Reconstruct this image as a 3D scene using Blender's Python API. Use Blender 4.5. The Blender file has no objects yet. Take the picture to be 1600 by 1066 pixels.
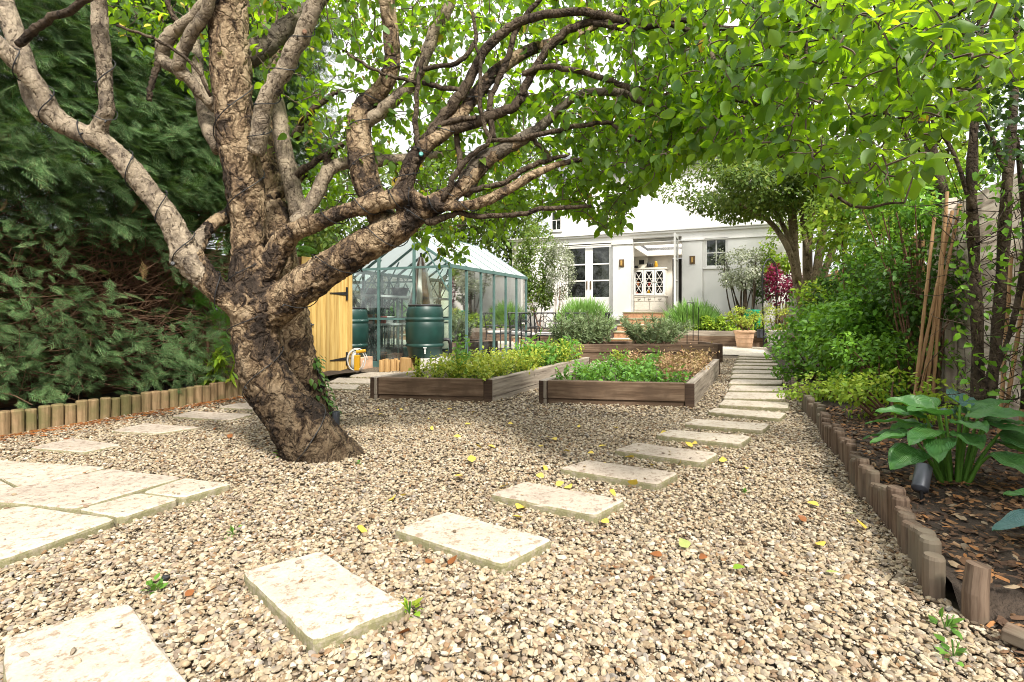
import bpy, bmesh, math, random
import numpy as np
from mathutils import Vector, noise as mnoise

SC = bpy.context.scene
COL = SC.collection
R = math.radians
random.seed(7)
rng = np.random.default_rng(7)

# ---------------------------------------------------------------- camera, world, sun, exposure
F, HY, CX, H = 820.0, 490.0, 800.0, 1.0      # focal length and horizon in photo pixels, eye height
cam_d = bpy.data.cameras.new("camera")
cam = bpy.data.objects.new("camera", cam_d); COL.objects.link(cam)
cam.location = (0, 0, H); cam.rotation_euler = (R(90), 0, 0)
cam_d.sensor_width = 36; cam_d.lens = F / 1600 * 36
cam_d.shift_y = -(533 - HY) / 1600
cam_d.clip_start = 0.02; cam_d.clip_end = 500
SC.camera = cam

SUN_EL, SUN_AZ = R(47), R(157)               # azimuth clockwise from +Y: behind the camera to the right
sun_dir = Vector((math.sin(SUN_AZ) * math.cos(SUN_EL), math.cos(SUN_AZ) * math.cos(SUN_EL), math.sin(SUN_EL)))
W = bpy.data.worlds.new("World"); SC.world = W; W.use_nodes = True
nt = W.node_tree; nt.nodes.clear()
wo = nt.nodes.new('ShaderNodeOutputWorld'); bg = nt.nodes.new('ShaderNodeBackground')
sky = nt.nodes.new('ShaderNodeTexSky'); sky.sky_type = 'NISHITA'; sky.sun_disc = False
sky.sun_elevation = SUN_EL; sky.sun_rotation = SUN_AZ; sky.dust_density = 3.0
mixw = nt.nodes.new('ShaderNodeMix'); mixw.data_type = 'RGBA'
cn = nt.nodes.new('ShaderNodeTexNoise'); cn.inputs['Scale'].default_value = 2.2; cn.inputs['Detail'].default_value = 6
tcw = nt.nodes.new('ShaderNodeTexCoord')
mr = nt.nodes.new('ShaderNodeMapRange'); mr.inputs[1].default_value = .3; mr.inputs[2].default_value = .6
mr.inputs[3].default_value = .68; mr.inputs[4].default_value = 1.0
nt.links.new(tcw.outputs['Generated'], cn.inputs['Vector']); nt.links.new(cn.outputs['Fac'], mr.inputs[0])
nt.links.new(mr.outputs[0], mixw.inputs['Factor']); nt.links.new(sky.outputs[0], mixw.inputs[6])
sepw = nt.nodes.new('ShaderNodeSeparateXYZ'); nt.links.new(tcw.outputs['Generated'], sepw.inputs[0])
el = nt.nodes.new('ShaderNodeMapRange'); el.inputs[1].default_value = 0; el.inputs[2].default_value = 1; el.inputs[3].default_value = 5.0; el.inputs[4].default_value = 13.5   # overcast: zenith about three times the horizon
nt.links.new(sepw.outputs[2], el.inputs[0])
cmbw = nt.nodes.new('ShaderNodeCombineColor'); nt.links.new(el.outputs[0], cmbw.inputs[0]); nt.links.new(el.outputs[0], cmbw.inputs[1]); nt.links.new(el.outputs[0], cmbw.inputs[2]); nt.links.new(cmbw.outputs[0], mixw.inputs[7])
nt.links.new(mixw.outputs[2], bg.inputs['Color']); bg.inputs['Strength'].default_value = 0.10
nt.links.new(bg.outputs[0], wo.inputs[0])
sl = bpy.data.lights.new("sun", 'SUN'); sl.energy = 3.2; sl.angle = R(8); sl.color = (1, .95, .86)
so = bpy.data.objects.new("sun", sl); COL.objects.link(so)
so.rotation_euler = sun_dir.to_track_quat('Z', 'Y').to_euler(); so.location = (6, -6, 14)
SC.view_settings.view_transform = 'Standard'; SC.view_settings.look = 'None'
SC.view_settings.exposure = 1.08; SC.view_settings.gamma = 1.0; SC.view_settings.use_curve_mapping = False
cy = SC.cycles
cy.max_bounces = 6; cy.diffuse_bounces = 2; cy.glossy_bounces = 3; cy.transmission_bounces = 4; cy.transparent_max_bounces = 14
cy.filter_width = 1.0
cy.caustics_reflective = False; cy.caustics_refractive = False; cy.use_denoising = True; cy.sample_clamp_indirect = 6

# ---------------------------------------------------------------- geometry helpers
GA = math.atan(355 / F)
GX, GY = math.sin(GA), math.cos(GA)          # garden axis g = (GX, GY); across p = (GY, -GX)
def GW(s, t, z=0.0): return np.array([s * GX + t * GY, s * GY - t * GX, z])
def ST(v): return v[0] * GX + v[1] * GY, v[0] * GY - v[1] * GX
def P(px, py, z=0.0):
    Y = F * (H - z) / (py - HY); return np.array([(px - CX) / F * Y, Y, z])
def D(px, py, Y): return np.array([(px - CX) / F * Y, Y, H + (HY - py) / F * Y])
def onS(px, py, S):
    dx = (px - CX) / F; Y = S / (GX * dx + GY); return D(px, py, Y)
def onT(px, py, T):
    dx = (px - CX) / F; Y = T / (GY * dx - GX); return D(px, py, Y)
UP = np.array([0, 0, 1.0])
def nrm(v): v = np.asarray(v, float); return v / (np.linalg.norm(v, axis=-1, keepdims=True) + 1e-12)

class MB:
    def __init__(s): s.v = []; s.f = []; s.uv = []; s.n = 0
    def add(s, V, Fs, UVs=None):
        V = np.asarray(V, float).reshape(-1, 3)
        for i, f in enumerate(Fs):
            f = np.asarray(f, np.int64)
            if f.size == 0: continue
            s.f.append(f + s.n)
            s.uv.append(np.zeros(f.shape + (2,)) if UVs is None else np.asarray(UVs[i], float))
        s.v.append(V); s.n += len(V); return s
    def box(s, o, ax, ay, az, sx, sy, sz):
        """box centred at o, half sizes sx.. along unit axes ax ay az; uv in metres, u along ax"""
        o, ax, ay, az = (np.asarray(a, float) for a in (o, ax, ay, az))
        V = [o + i * sx * ax + j * sy * ay + k * sz * az for k in (-1, 1) for j in (-1, 1) for i in (-1, 1)]
        L = np.array([[i * sx, j * sy, k * sz] for k in (-1, 1) for j in (-1, 1) for i in (-1, 1)])
        fs = np.array([[0, 2, 3, 1], [4, 5, 7, 6], [0, 1, 5, 4], [2, 6, 7, 3], [0, 4, 6, 2], [1, 3, 7, 5]])
        pl = [(0, 1), (0, 1), (0, 2), (0, 2), (2, 1), (2, 1)]
        uv = np.array([[[L[v][a] + 7.3 * i, L[v][b] + 3.1 * i] for v in f] for i, (f, (a, b)) in enumerate(zip(fs, pl))])
        return s.add(V, [fs], [uv])
    def gbox(s, s0, s1, t0, t1, z0, z1, along='t'):
        c = GW((s0 + s1) / 2, (t0 + t1) / 2, (z0 + z1) / 2); g = np.array([GX, GY, 0]); p = np.array([GY, -GX, 0])
        hs, ht, hz = (s1 - s0) / 2, (t1 - t0) / 2, (z1 - z0) / 2
        if along == 't': return s.box(c, p, -g, UP, ht, hs, hz)
        if along == 's': return s.box(c, g, p, UP, hs, ht, hz)
        return s.box(c, UP, p, -g, hz, ht, hs)
    def bar(s, a, b, w, h, up=UP):
        a = np.asarray(a, float); b = np.asarray(b, float); d = b - a; L = np.linalg.norm(d); x = d / L
        y = np.cross(up, x); ny = np.linalg.norm(y)
        y = np.array([1.0, 0, 0]) if ny < 1e-4 else y / ny
        z = np.cross(x, y); return s.box((a + b) / 2, x, y, z, L / 2, w / 2, h / 2)
    def tube(s, pts, rad, k=8, cap=True, ph=0.0):
        pts = np.asarray(pts, float); n = len(pts); rad = np.broadcast_to(np.asarray(rad, float), (n,))
        T = np.gradient(pts, axis=0); T = nrm(T)
        ref = np.array([0, 0, 1.0]) if abs(T[0][2]) < .9 else np.array([1.0, 0, 0])
        N = np.zeros((n, 3)); N[0] = nrm(np.cross(T[0], ref))
        for i in range(1, n):
            v = N[i - 1] - T[i] * np.dot(N[i - 1], T[i]); N[i] = nrm(v)
        B = np.cross(T, N); a = np.arange(k) * 2 * math.pi / k + ph
        V = pts[:, None] + rad[:, None, None] * (np.cos(a)[None, :, None] * N[:, None] + np.sin(a)[None, :, None] * B[:, None])
        i, j = np.meshgrid(np.arange(n - 1), np.arange(k), indexing='ij'); j2 = (j + 1) % k
        f = np.stack([i * k + j, i * k + j2, (i + 1) * k + j2, (i + 1) * k + j], -1).reshape(-1, 4)
        ln = np.concatenate([[0], np.cumsum(np.linalg.norm(np.diff(pts, axis=0), axis=1))]); r0 = max(rad.max(), 1e-3)
        u = np.stack([ln[i], ln[i], ln[i + 1], ln[i + 1]], -1).reshape(-1, 4)
        w = (np.stack([j, j + 1, j + 1, j], -1) * 2 * math.pi / k * r0).reshape(-1, 4)
        fs, us = [f], [np.stack([u, w], -1)]
        if cap:
            fs += [np.arange(k)[::-1][None], (np.arange(k) + (n - 1) * k)[None]]
            c = np.stack([np.cos(a), np.sin(a)], -1) * r0; us += [c[::-1][None], c[None]]
        return s.add(V.reshape(-1, 3), fs, us)
    def lathe(s, c, prof, k=24, axis=None):
        c = np.asarray(c, float); n = len(prof); a = np.arange(k) * 2 * math.pi / k
        X, Yv, Z = (np.array([1.0, 0, 0]), np.array([0, 1.0, 0]), UP)
        if axis is not None:
            Z = nrm(axis); X = nrm(np.cross(Z, [0.3, 1, 0.1])); Yv = np.cross(Z, X)
        pr = np.asarray(prof, float)
        V = c + pr[:, None, 0, None] * (np.cos(a)[None, :, None] * X + np.sin(a)[None, :, None] * Yv) + pr[:, None, 1, None] * Z
        i, j = np.meshgrid(np.arange(n - 1), np.arange(k), indexing='ij'); j2 = (j + 1) % k
        f = np.stack([i * k + j, i * k + j2, (i + 1) * k + j2, (i + 1) * k + j], -1).reshape(-1, 4)
        return s.add(V.reshape(-1, 3), [f, np.arange(k)[::-1][None], (np.arange(k) + (n - 1) * k)[None]])
    def quad(s, a, b, c, d): 
        w = np.linalg.norm(np.subtract(b, a)); h = np.linalg.norm(np.subtract(d, a))
        return s.add([a, b, c, d], [np.array([[0, 1, 2, 3]])], [np.array([[[0, 0], [w, 0], [w, h], [0, h]]])])
    def prism(s, poly, z0, z1):
        n = len(poly); V = [(x, y, z0) for x, y in poly] + [(x, y, z1) for x, y in poly]
        sides = np.array([[i, (i + 1) % n, n + (i + 1) % n, n + i] for i in range(n)])
        up = [np.arange(n)[::-1][None], (np.arange(n) + n)[None]]
        uvp = np.array(poly)
        return s.add(V, up + [sides], [uvp[::-1][None], uvp[None], np.zeros((n, 4, 2))])
    def scatter(s, tv, tf, pos, rot, sc):
        tv = np.asarray(tv, float); pos = np.asarray(pos, float); N = len(pos)
        if N == 0: return s
        sc = np.broadcast_to(np.asarray(sc, float).reshape(len(sc), -1) if np.ndim(sc) else np.full((N, 1), sc), (N, 3)) if not (np.ndim(sc) == 2) else sc
        V = np.einsum('nij,nvj->nvi', rot, tv[None] * sc[:, None, :]) + pos[:, None]
        m = len(tv); off = (np.arange(N) * m)[:, None, None]
        return s.add(V.reshape(-1, 3), [(np.asarray(f)[None] + off).reshape(-1, np.asarray(f).shape[1]) for f in tf])
    def mesh(s, name, org=(0, 0, 0), smooth=False):
        V = np.concatenate(s.v) - np.asarray(org, float); me = bpy.data.meshes.new(name)
        lt = np.concatenate([np.full(len(f), f.shape[1]) for f in s.f]); lv = np.concatenate([f.ravel() for f in s.f])
        uv = np.concatenate([u.reshape(-1, 2) for u in s.uv])
        me.vertices.add(len(V)); me.vertices.foreach_set('co', V.astype(np.float32).ravel())
        me.loops.add(len(lv)); me.loops.foreach_set('vertex_index', lv.astype(np.int32))
        me.polygons.add(len(lt)); st = np.concatenate([[0], np.cumsum(lt)[:-1]]); me.polygons.foreach_set('loop_start', st.astype(np.int32))
        l = me.uv_layers.new(name='UVMap'); l.data.foreach_set('uv', uv.astype(np.float32).ravel())
        me.polygons.foreach_set('use_smooth', np.full(len(lt), bool(smooth)))
        me.update(calc_edges=True); me.validate(); return me

def wloc(o):
    v = np.zeros(3)
    while o is not None: v += np.array(o.location); o = o.parent
    return v
def part(name, mb, mat, parent, smooth=False, bevel=0, label=None, kind=None):
    o = bpy.data.objects.new(name, mb.mesh(name, wloc(parent), smooth)); COL.objects.link(o); o.parent = parent
    o.data.materials.append(mat)
    if bevel: b = o.modifiers.new("bevel", 'BEVEL'); b.width = bevel; b.segments = 2; b.limit_method = 'ANGLE'
    if label: o['label'] = label
    if kind: o['kind'] = kind
    return o
def tag(o, label, cat, group=None, kind=None):
    o['label'] = label; o['category'] = cat
    if group: o['group'] = group
    o['kind'] = kind or 'thing'
    return o
def thing(name, label, cat, loc, group=None):
    o = bpy.data.objects.new(name, None); COL.objects.link(o); o.location = tuple(loc); o.empty_display_size = .1
    return tag(o, label, cat, group)
def solo(name, mb, mat, label, cat, loc, group=None, smooth=False, bevel=0, kind=None):
    o = bpy.data.objects.new(name, mb.mesh(name, loc, smooth)); COL.objects.link(o); o.location = tuple(loc)
    o.data.materials.append(mat)
    if bevel: b = o.modifiers.new("bevel", 'BEVEL'); b.width = bevel; b.segments = 2; b.limit_method = 'ANGLE'
    return tag(o, label, cat, group, kind)
def struct(name, mb, mat, smooth=False, label=None):
    o = bpy.data.objects.new(name, mb.mesh(name, (0, 0, 0), smooth)); COL.objects.link(o)
    o.data.materials.append(mat); o['kind'] = 'structure'
    if label: o['label'] = label
    return o
def copy_tree(o, loc, label=None):
    c = o.copy(); COL.objects.link(c); c.location = tuple(loc)
    if label: c['label'] = label
    for ch in list(o.children):
        d = ch.copy(); COL.objects.link(d); d.parent = c
        for g in list(ch.children):
            e = g.copy(); COL.objects.link(e); e.parent = d
    return c
def cr(pts, n=6):
    """Catmull-Rom through rows (x, y, z, r)"""
    p = np.asarray(pts, float); p = np.vstack([2 * p[0] - p[1], p, 2 * p[-1] - p[-2]]); out = []
    for i in range(1, len(p) - 2):
        a, b, c, d = p[i - 1], p[i], p[i + 1], p[i + 2]
        for t in np.arange(n) / n:
            out.append(.5 * (2 * b + (c - a) * t + (2 * a - 5 * b + 4 * c - d) * t * t + (3 * b - a - 3 * c + d) * t ** 3))
    out.append(p[-2]); return np.array(out)
def basis(d, up):
    x = nrm(d); y = nrm(np.cross(up, x)); z = np.cross(x, y); return np.stack([x, y, z], -1)
def rdir(n): return nrm(rng.normal(size=(n, 3)))
def leaf_t(w=.7, fold=.18, curl=.25, n=4, tip=1.0, base=.75):
    """leaf along +x, length 1, 3 columns folded on the midrib"""
    u = np.linspace(0, 1, n + 1); prof = np.sin(np.pi * u ** base) ** .8 * (1 - .25 * u * tip); prof[0] = .04; prof[-1] = .02
    hw = w / 2 * prof / prof.max(); z = -curl * u ** 2
    V = np.stack([np.stack([u, hw, z + fold * hw], -1), np.stack([u, 0 * u, z], -1), np.stack([u, -hw, z + fold * hw], -1)], 1).reshape(-1, 3)
    f = [];
    for i in range(n):
        for j in range(2): f.append([i * 3 + j, i * 3 + j + 1, (i + 1) * 3 + j + 1, (i + 1) * 3 + j])
    return V, [np.array(f)]
LEAF5 = leaf_t(.66, .2, .25, 6, .35, .82); LEAF3 = leaf_t(.62, .2, .22, 3); LEAFN = leaf_t(.3, .1, .2, 2)
LEAF1 = (np.array([[0, 0, 0], [.5, .3, .05], [1, 0, -.1], [.5, -.3, .05]]), [np.array([[0, 3, 2, 1]])])
BLADE = (np.array([[0, -.02, 0], [0, .02, 0], [.5, .025, .0], [.5, -.025, 0], [1, 0, -.06]]), [np.array([[0, 3, 2, 1]]), np.array([[3, 4, 2]])])

# ---------------------------------------------------------------- materials
def mk(name):
    m = bpy.data.materials.new(name); m.use_nodes = True; n = m.node_tree; n.nodes.clear()
    o = n.nodes.new('ShaderNodeOutputMaterial'); b = n.nodes.new('ShaderNodeBsdfPrincipled'); n.links.new(b.outputs[0], o.inputs[0])
    return m, n, b, o
def N(n, t, **k):
    x = n.nodes.new(t)
    for a, v in k.items():
        if a.startswith('i_'):
            key = a[2:].replace('_', ' '); x.inputs[key].default_value = v
        else: setattr(x, a, v)
    return x
def ramp(n, stops, interp='LINEAR'):
    r = n.nodes.new('ShaderNodeValToRGB'); e = r.color_ramp; e.interpolation = interp
    while len(e.elements) < len(stops): e.elements.new(.5)
    for el, (p, c) in zip(e.elements, stops): el.position = p; el.color = (*c, 1)
    return r
def noise_n(n, vec, scale, detail=4, rough=.55):
    x = n.nodes.new('ShaderNodeTexNoise'); x.inputs['Scale'].default_value = scale; x.inputs['Detail'].default_value = detail; x.inputs['Roughness'].default_value = rough
    n.links.new(vec, x.inputs['Vector']); return x.outputs['Fac']
def mixc(n, a, b, fac, mode='MIX'):
    x = n.nodes.new('ShaderNodeMix'); x.data_type = 'RGBA'; x.blend_type = mode
    for s, v in ((0, fac), (6, a), (7, b)):
        if hasattr(v, 'is_output'): n.links.new(v, x.inputs[s])
        elif isinstance(v, tuple): x.inputs[s].default_value = (*v, 1)
        else: x.inputs[s].default_value = v
    return x.outputs[2]
def bump(n, b, h, s=.4, d=.01):
    x = n.nodes.new('ShaderNodeBump'); x.inputs['Strength'].default_value = s; x.inputs['Distance'].default_value = d
    n.links.new(h, x.inputs['Height']); n.links.new(x.outputs[0], b.inputs['Normal'])
def objc(n): return n.nodes.new('ShaderNodeTexCoord').outputs['Object']
def island(n): return n.nodes.new('ShaderNodeNewGeometry').outputs['Random Per Island']

def m_plain(name, col, rough=.6, var=.25, scale=8, metal=0, bmp=.15, bd=.004, spec=.5):
    m, n, b, o = mk(name); v = objc(n); f = noise_n(n, v, scale)
    d = tuple(c * (1 - var) for c in col); l = tuple(min(1, c * (1 + var)) for c in col)
    r = ramp(n, [(.3, d), (.7, l)]); n.links.new(f, r.inputs[0]); n.links.new(r.outputs[0], b.inputs['Base Color'])
    b.inputs['Roughness'].default_value = rough; b.inputs['Metallic'].default_value = metal; b.inputs['Specular IOR Level'].default_value = spec
    if bmp: bump(n, b, noise_n(n, v, scale * 6), bmp, bd)
    return m
def m_leaf(name, cols, trans, tfac=.42, rough=.5, spec=.25, under=None, vary=.35):
    """cols: list of leaf colours picked per leaf; trans: transmitted colour"""
    m, n, b, o = mk(name); r = island(n)
    rp = ramp(n, [(i / max(1, len(cols) - 1), c) for i, c in enumerate(cols)]); n.links.new(r, rp.inputs[0])
    v = objc(n); f = noise_n(n, v, 2.3, 2)
    mr = N(n, 'ShaderNodeMapRange'); mr.inputs[1].default_value = .3; mr.inputs[2].default_value = .7; mr.inputs[3].default_value = 1 - vary; mr.inputs[4].default_value = 1 + vary; n.links.new(f, mr.inputs[0])
    c = mixc(n, rp.outputs[0], mr.outputs[0], 1.0, 'MULTIPLY')
    fine = noise_n(n, v, 60, 3); c = mixc(n, c, fine, .25, 'OVERLAY')
    if under is not None:
        g = n.nodes.new('ShaderNodeNewGeometry'); c = mixc(n, c, under, g.outputs['Backfacing'])
    n.links.new(c, b.inputs['Base Color']); b.inputs['Roughness'].default_value = rough; b.inputs['Specular IOR Level'].default_value = spec
    t = n.nodes.new('ShaderNodeBsdfTranslucent'); tc = mixc(n, trans, mr.outputs[0], .6, 'MULTIPLY'); n.links.new(tc, t.inputs[0])
    ms = n.nodes.new('ShaderNodeMixShader'); h1 = N(n, 'ShaderNodeMath', operation='MULTIPLY'); h1.inputs[1].default_value = 7.31; n.links.new(r, h1.inputs[0]); h2 = N(n, 'ShaderNodeMath', operation='FRACT'); n.links.new(h1.outputs[0], h2.inputs[0])
    tv = N(n, 'ShaderNodeMapRange'); tv.inputs[3].default_value = tfac * .35; tv.inputs[4].default_value = min(.7, tfac * 1.35); n.links.new(h2.outputs[0], tv.inputs[0]); n.links.new(tv.outputs[0], ms.inputs[0])
    n.links.new(b.outputs[0], ms.inputs[1]); n.links.new(t.outputs[0], ms.inputs[2]); n.links.new(ms.outputs[0], o.inputs[0])
    bump(n, b, fine, .15, .003)
    return m
def m_wood(name, a, c, dark, rough=.75, sx=1.6, sy=26, bmp=.4, stain=None):
    m, n, b, o = mk(name); uv = n.nodes.new('ShaderNodeTexCoord').outputs['UV']; rnd = island(n)
    sep = N(n, 'ShaderNodeMapping'); n.links.new(uv, sep.inputs[0]); sep.inputs['Scale'].default_value = (sx, sy, 1)
    cmb = N(n, 'ShaderNodeCombineXYZ'); mu = N(n, 'ShaderNodeMath', operation='MULTIPLY'); mu.inputs[1].default_value = 37.0
    n.links.new(rnd, mu.inputs[0]); n.links.new(mu.outputs[0], cmb.inputs[2]); n.links.new(mu.outputs[0], cmb.inputs[0])
    ad = N(n, 'ShaderNodeVectorMath', operation='ADD'); n.links.new(sep.outputs[0], ad.inputs[0]); n.links.new(cmb.outputs[0], ad.inputs[1])
    f = noise_n(n, ad.outputs[0], 1.3, 7, .65)
    rp = ramp(n, [(.28, dark), (.45, a), (.62, c), (.8, tuple(min(1, x * 1.25) for x in c))]); n.links.new(f, rp.inputs[0])
    mr = N(n, 'ShaderNodeMapRange'); mr.inputs[3].default_value = .72; mr.inputs[4].default_value = 1.25; n.links.new(rnd, mr.inputs[0])
    col = mixc(n, rp.outputs[0], mr.outputs[0], 1.0, 'MULTIPLY')
    if stain is not None:
        fs = noise_n(n, objc(n), 3.5, 5); r2 = ramp(n, [(.48, (0, 0, 0)), (.66, (1, 1, 1))]); n.links.new(fs, r2.inputs[0])
        col = mixc(n, col, stain, r2.outputs[0])
    n.links.new(col, b.inputs['Base Color']); b.inputs['Roughness'].default_value = rough; b.inputs['Specular IOR Level'].default_value = .25
    bump(n, b, f, bmp, .006); return m
def m_bark(name, stops, scale=9, bmp=.9, dist=.02, low=False):
    m, n, b, o = mk(name); v = objc(n)
    st = N(n, 'ShaderNodeMapping'); st.inputs['Scale'].default_value = (1, 1, .6); n.links.new(v, st.inputs[0])
    w = noise_n(n, v, 14, 5); vo = N(n, 'ShaderNodeTexVoronoi', feature='DISTANCE_TO_EDGE'); vo.inputs['Scale'].default_value = scale * 2.2
    wn = n.nodes.new('ShaderNodeTexNoise'); wn.inputs['Scale'].default_value = 8; wn.inputs['Detail'].default_value = 4; n.links.new(v, wn.inputs['Vector'])
    sc = N(n, 'ShaderNodeVectorMath', operation='SCALE'); sc.inputs['Scale'].default_value = .16; n.links.new(wn.outputs['Color'], sc.inputs[0])
    ad = N(n, 'ShaderNodeVectorMath', operation='ADD'); n.links.new(st.outputs[0], ad.inputs[0]); n.links.new(sc.outputs[0], ad.inputs[1]); n.links.new(ad.outputs[0], vo.inputs['Vector'])
    big = noise_n(n, ad.outputs[0], scale, 8, .68); fine = noise_n(n, v, scale * 9, 5, .7)
    rp = ramp(n, stops); n.links.new(big, rp.inputs[0])
    crk = ramp(n, [(.0, (.10, .08, .07)), (.03, (.5, .45, .4)), (.07, (1, 1, 1))]); n.links.new(vo.outputs['Distance'], crk.inputs[0])
    msk = noise_n(n, v, 3.2, 3); cf = N(n, 'ShaderNodeMapRange'); cf.inputs[1].default_value = .42; cf.inputs[2].default_value = .62; cf.inputs[3].default_value = .05; cf.inputs[4].default_value = .75; n.links.new(msk, cf.inputs[0])
    col = mixc(n, rp.outputs[0], crk.outputs[0], cf.outputs[0], 'MULTIPLY'); col = mixc(n, col, fine, .6, 'OVERLAY')
    spots = noise_n(n, ad.outputs[0], scale * 3.6, 5, .6); sr = ramp(n, [(.38, (.13, .10, .085)), (.44, (1, 1, 1))]); n.links.new(spots, sr.inputs[0]); col = mixc(n, col, sr.outputs[0], .8, 'MULTIPLY')
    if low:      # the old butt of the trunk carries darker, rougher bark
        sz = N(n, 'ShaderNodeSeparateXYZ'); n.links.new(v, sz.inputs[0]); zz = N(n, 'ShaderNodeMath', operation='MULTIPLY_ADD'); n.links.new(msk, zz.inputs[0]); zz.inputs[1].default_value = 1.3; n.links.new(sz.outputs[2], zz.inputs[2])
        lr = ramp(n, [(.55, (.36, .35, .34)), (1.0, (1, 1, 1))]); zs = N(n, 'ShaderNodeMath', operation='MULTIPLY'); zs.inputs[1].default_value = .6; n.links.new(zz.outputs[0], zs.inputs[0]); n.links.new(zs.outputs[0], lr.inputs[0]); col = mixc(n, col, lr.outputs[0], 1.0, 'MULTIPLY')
    n.links.new(col, b.inputs['Base Color']); b.inputs['Roughness'].default_value = .85; b.inputs['Specular IOR Level'].default_value = .2
    hh = N(n, 'ShaderNodeMath', operation='MULTIPLY_ADD'); n.links.new(big, hh.inputs[0]); hh.inputs[1].default_value = 1.2; n.links.new(fine, hh.inputs[2])
    h2 = N(n, 'ShaderNodeMath', operation='ADD'); n.links.new(hh.outputs[0], h2.inputs[0]); c2 = N(n, 'ShaderNodeMath', operation='MINIMUM'); n.links.new(vo.outputs['Distance'], c2.inputs[0]); c2.inputs[1].default_value = .15
    c3 = N(n, 'ShaderNodeMath', operation='MULTIPLY'); n.links.new(c2.outputs[0], c3.inputs[0]); c3.inputs[1].default_value = 5.0; n.links.new(c3.outputs[0], h2.inputs[1])
    bump(n, b, h2.outputs[0], bmp, dist); return m
def m_glass(name, tint=(.9, .97, .95), refl=.01):
    m, n, b, o = mk(name); n.nodes.remove(b)
    t = n.nodes.new('ShaderNodeBsdfTransparent'); t.inputs[0].default_value = (*tint, 1)
    g = n.nodes.new('ShaderNodeBsdfGlossy'); g.inputs['Roughness'].default_value = .03
    fr = n.nodes.new('ShaderNodeFresnel'); fr.inputs[0].default_value = 1.45
    a = N(n, 'ShaderNodeMath', operation='ADD'); n.links.new(fr.outputs[0], a.inputs[0]); a.inputs[1].default_value = refl
    ms = n.nodes.new('ShaderNodeMixShader'); n.links.new(a.outputs[0], ms.inputs[0]); n.links.new(t.outputs[0], ms.inputs[1]); n.links.new(g.outputs[0], ms.inputs[2])
    df = n.nodes.new('ShaderNodeBsdfDiffuse'); df.inputs[0].default_value = (.75, .8, .78, 1)
    f = noise_n(n, objc(n), 5, 5); rp = ramp(n, [(.45, (.01, .01, .01)), (.8, (.10, .10, .10))]); n.links.new(f, rp.inputs[0])
    m2 = n.nodes.new('ShaderNodeMixShader'); n.links.new(rp.outputs[0], m2.inputs[0]); n.links.new(ms.outputs[0], m2.inputs[1]); n.links.new(df.outputs[0], m2.inputs[2])
    n.links.new(m2.outputs[0], o.inputs[0]); return m
def m_island(name, stops, rough=.8, bmp=.3, interp='LINEAR', fine=70, bd=.003):
    m, n, b, o = mk(name); r = island(n); rp = ramp(n, stops, interp); n.links.new(r, rp.inputs[0]); v = objc(n)
    f = noise_n(n, v, fine, 4); c = mixc(n, rp.outputs[0], f, .45, 'OVERLAY'); n.links.new(c, b.inputs['Base Color'])
    b.inputs['Roughness'].default_value = rough; b.inputs['Specular IOR Level'].default_value = .3; bump(n, b, f, bmp, bd); return m

GRAVEL_STOPS = [(0, (0.303, 0.231, 0.142)), (.12, (0.416, 0.343, 0.229)), (.24, (0.232, 0.167, 0.099)), (.36, (0.448, 0.381, 0.277)), (.48, (0.192, 0.151, 0.106)),
                (.58, (0.359, 0.278, 0.179)), (.70, (0.503, 0.445, 0.348)), (.80, (0.160, 0.104, 0.060)), (.87, (0.255, 0.227, 0.194)), (.94, (0.240, 0.143, 0.070)), (1, (0.095, 0.071, 0.047))]
M = {}
M['gravel'] = m_island('gravel_stone', GRAVEL_STOPS, .75, .35)
def m_gravelsheet():
    m, n, b, o = mk('gravel_bed'); v = objc(n); vo = N(n, 'ShaderNodeTexVoronoi'); vo.inputs['Scale'].default_value = 42; n.links.new(v, vo.inputs['Vector'])
    sp = N(n, 'ShaderNodeSeparateColor'); n.links.new(vo.outputs['Color'], sp.inputs[0]); rp = ramp(n, GRAVEL_STOPS); n.links.new(sp.outputs[0], rp.inputs[0])
    dk = ramp(n, [(.15, (.7, .66, .6)), (.6, (.12, .10, .08))]); n.links.new(vo.outputs['Distance'], dk.inputs[0])  # darkens away from cell centres: shade between stones put into the colour
    c = mixc(n, rp.outputs[0], dk.outputs[0], .8, 'MULTIPLY'); n.links.new(c, b.inputs['Base Color']); b.inputs['Roughness'].default_value = .9
    inv = N(n, 'ShaderNodeMath', operation='SUBTRACT'); inv.inputs[0].default_value = 1; n.links.new(vo.outputs['Distance'], inv.inputs[1]); bump(n, b, inv.outputs[0], 1, .02); return m
M['gravelsheet'] = m_gravelsheet()
M['soil'] = m_plain('soil', (.055, .038, .026), .95, .5, 9, bmp=.8, bd=.02)
M['earth'] = m_plain('earth', (.09, .075, .045), .95, .4, 3, bmp=.5, bd=.02)
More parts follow.
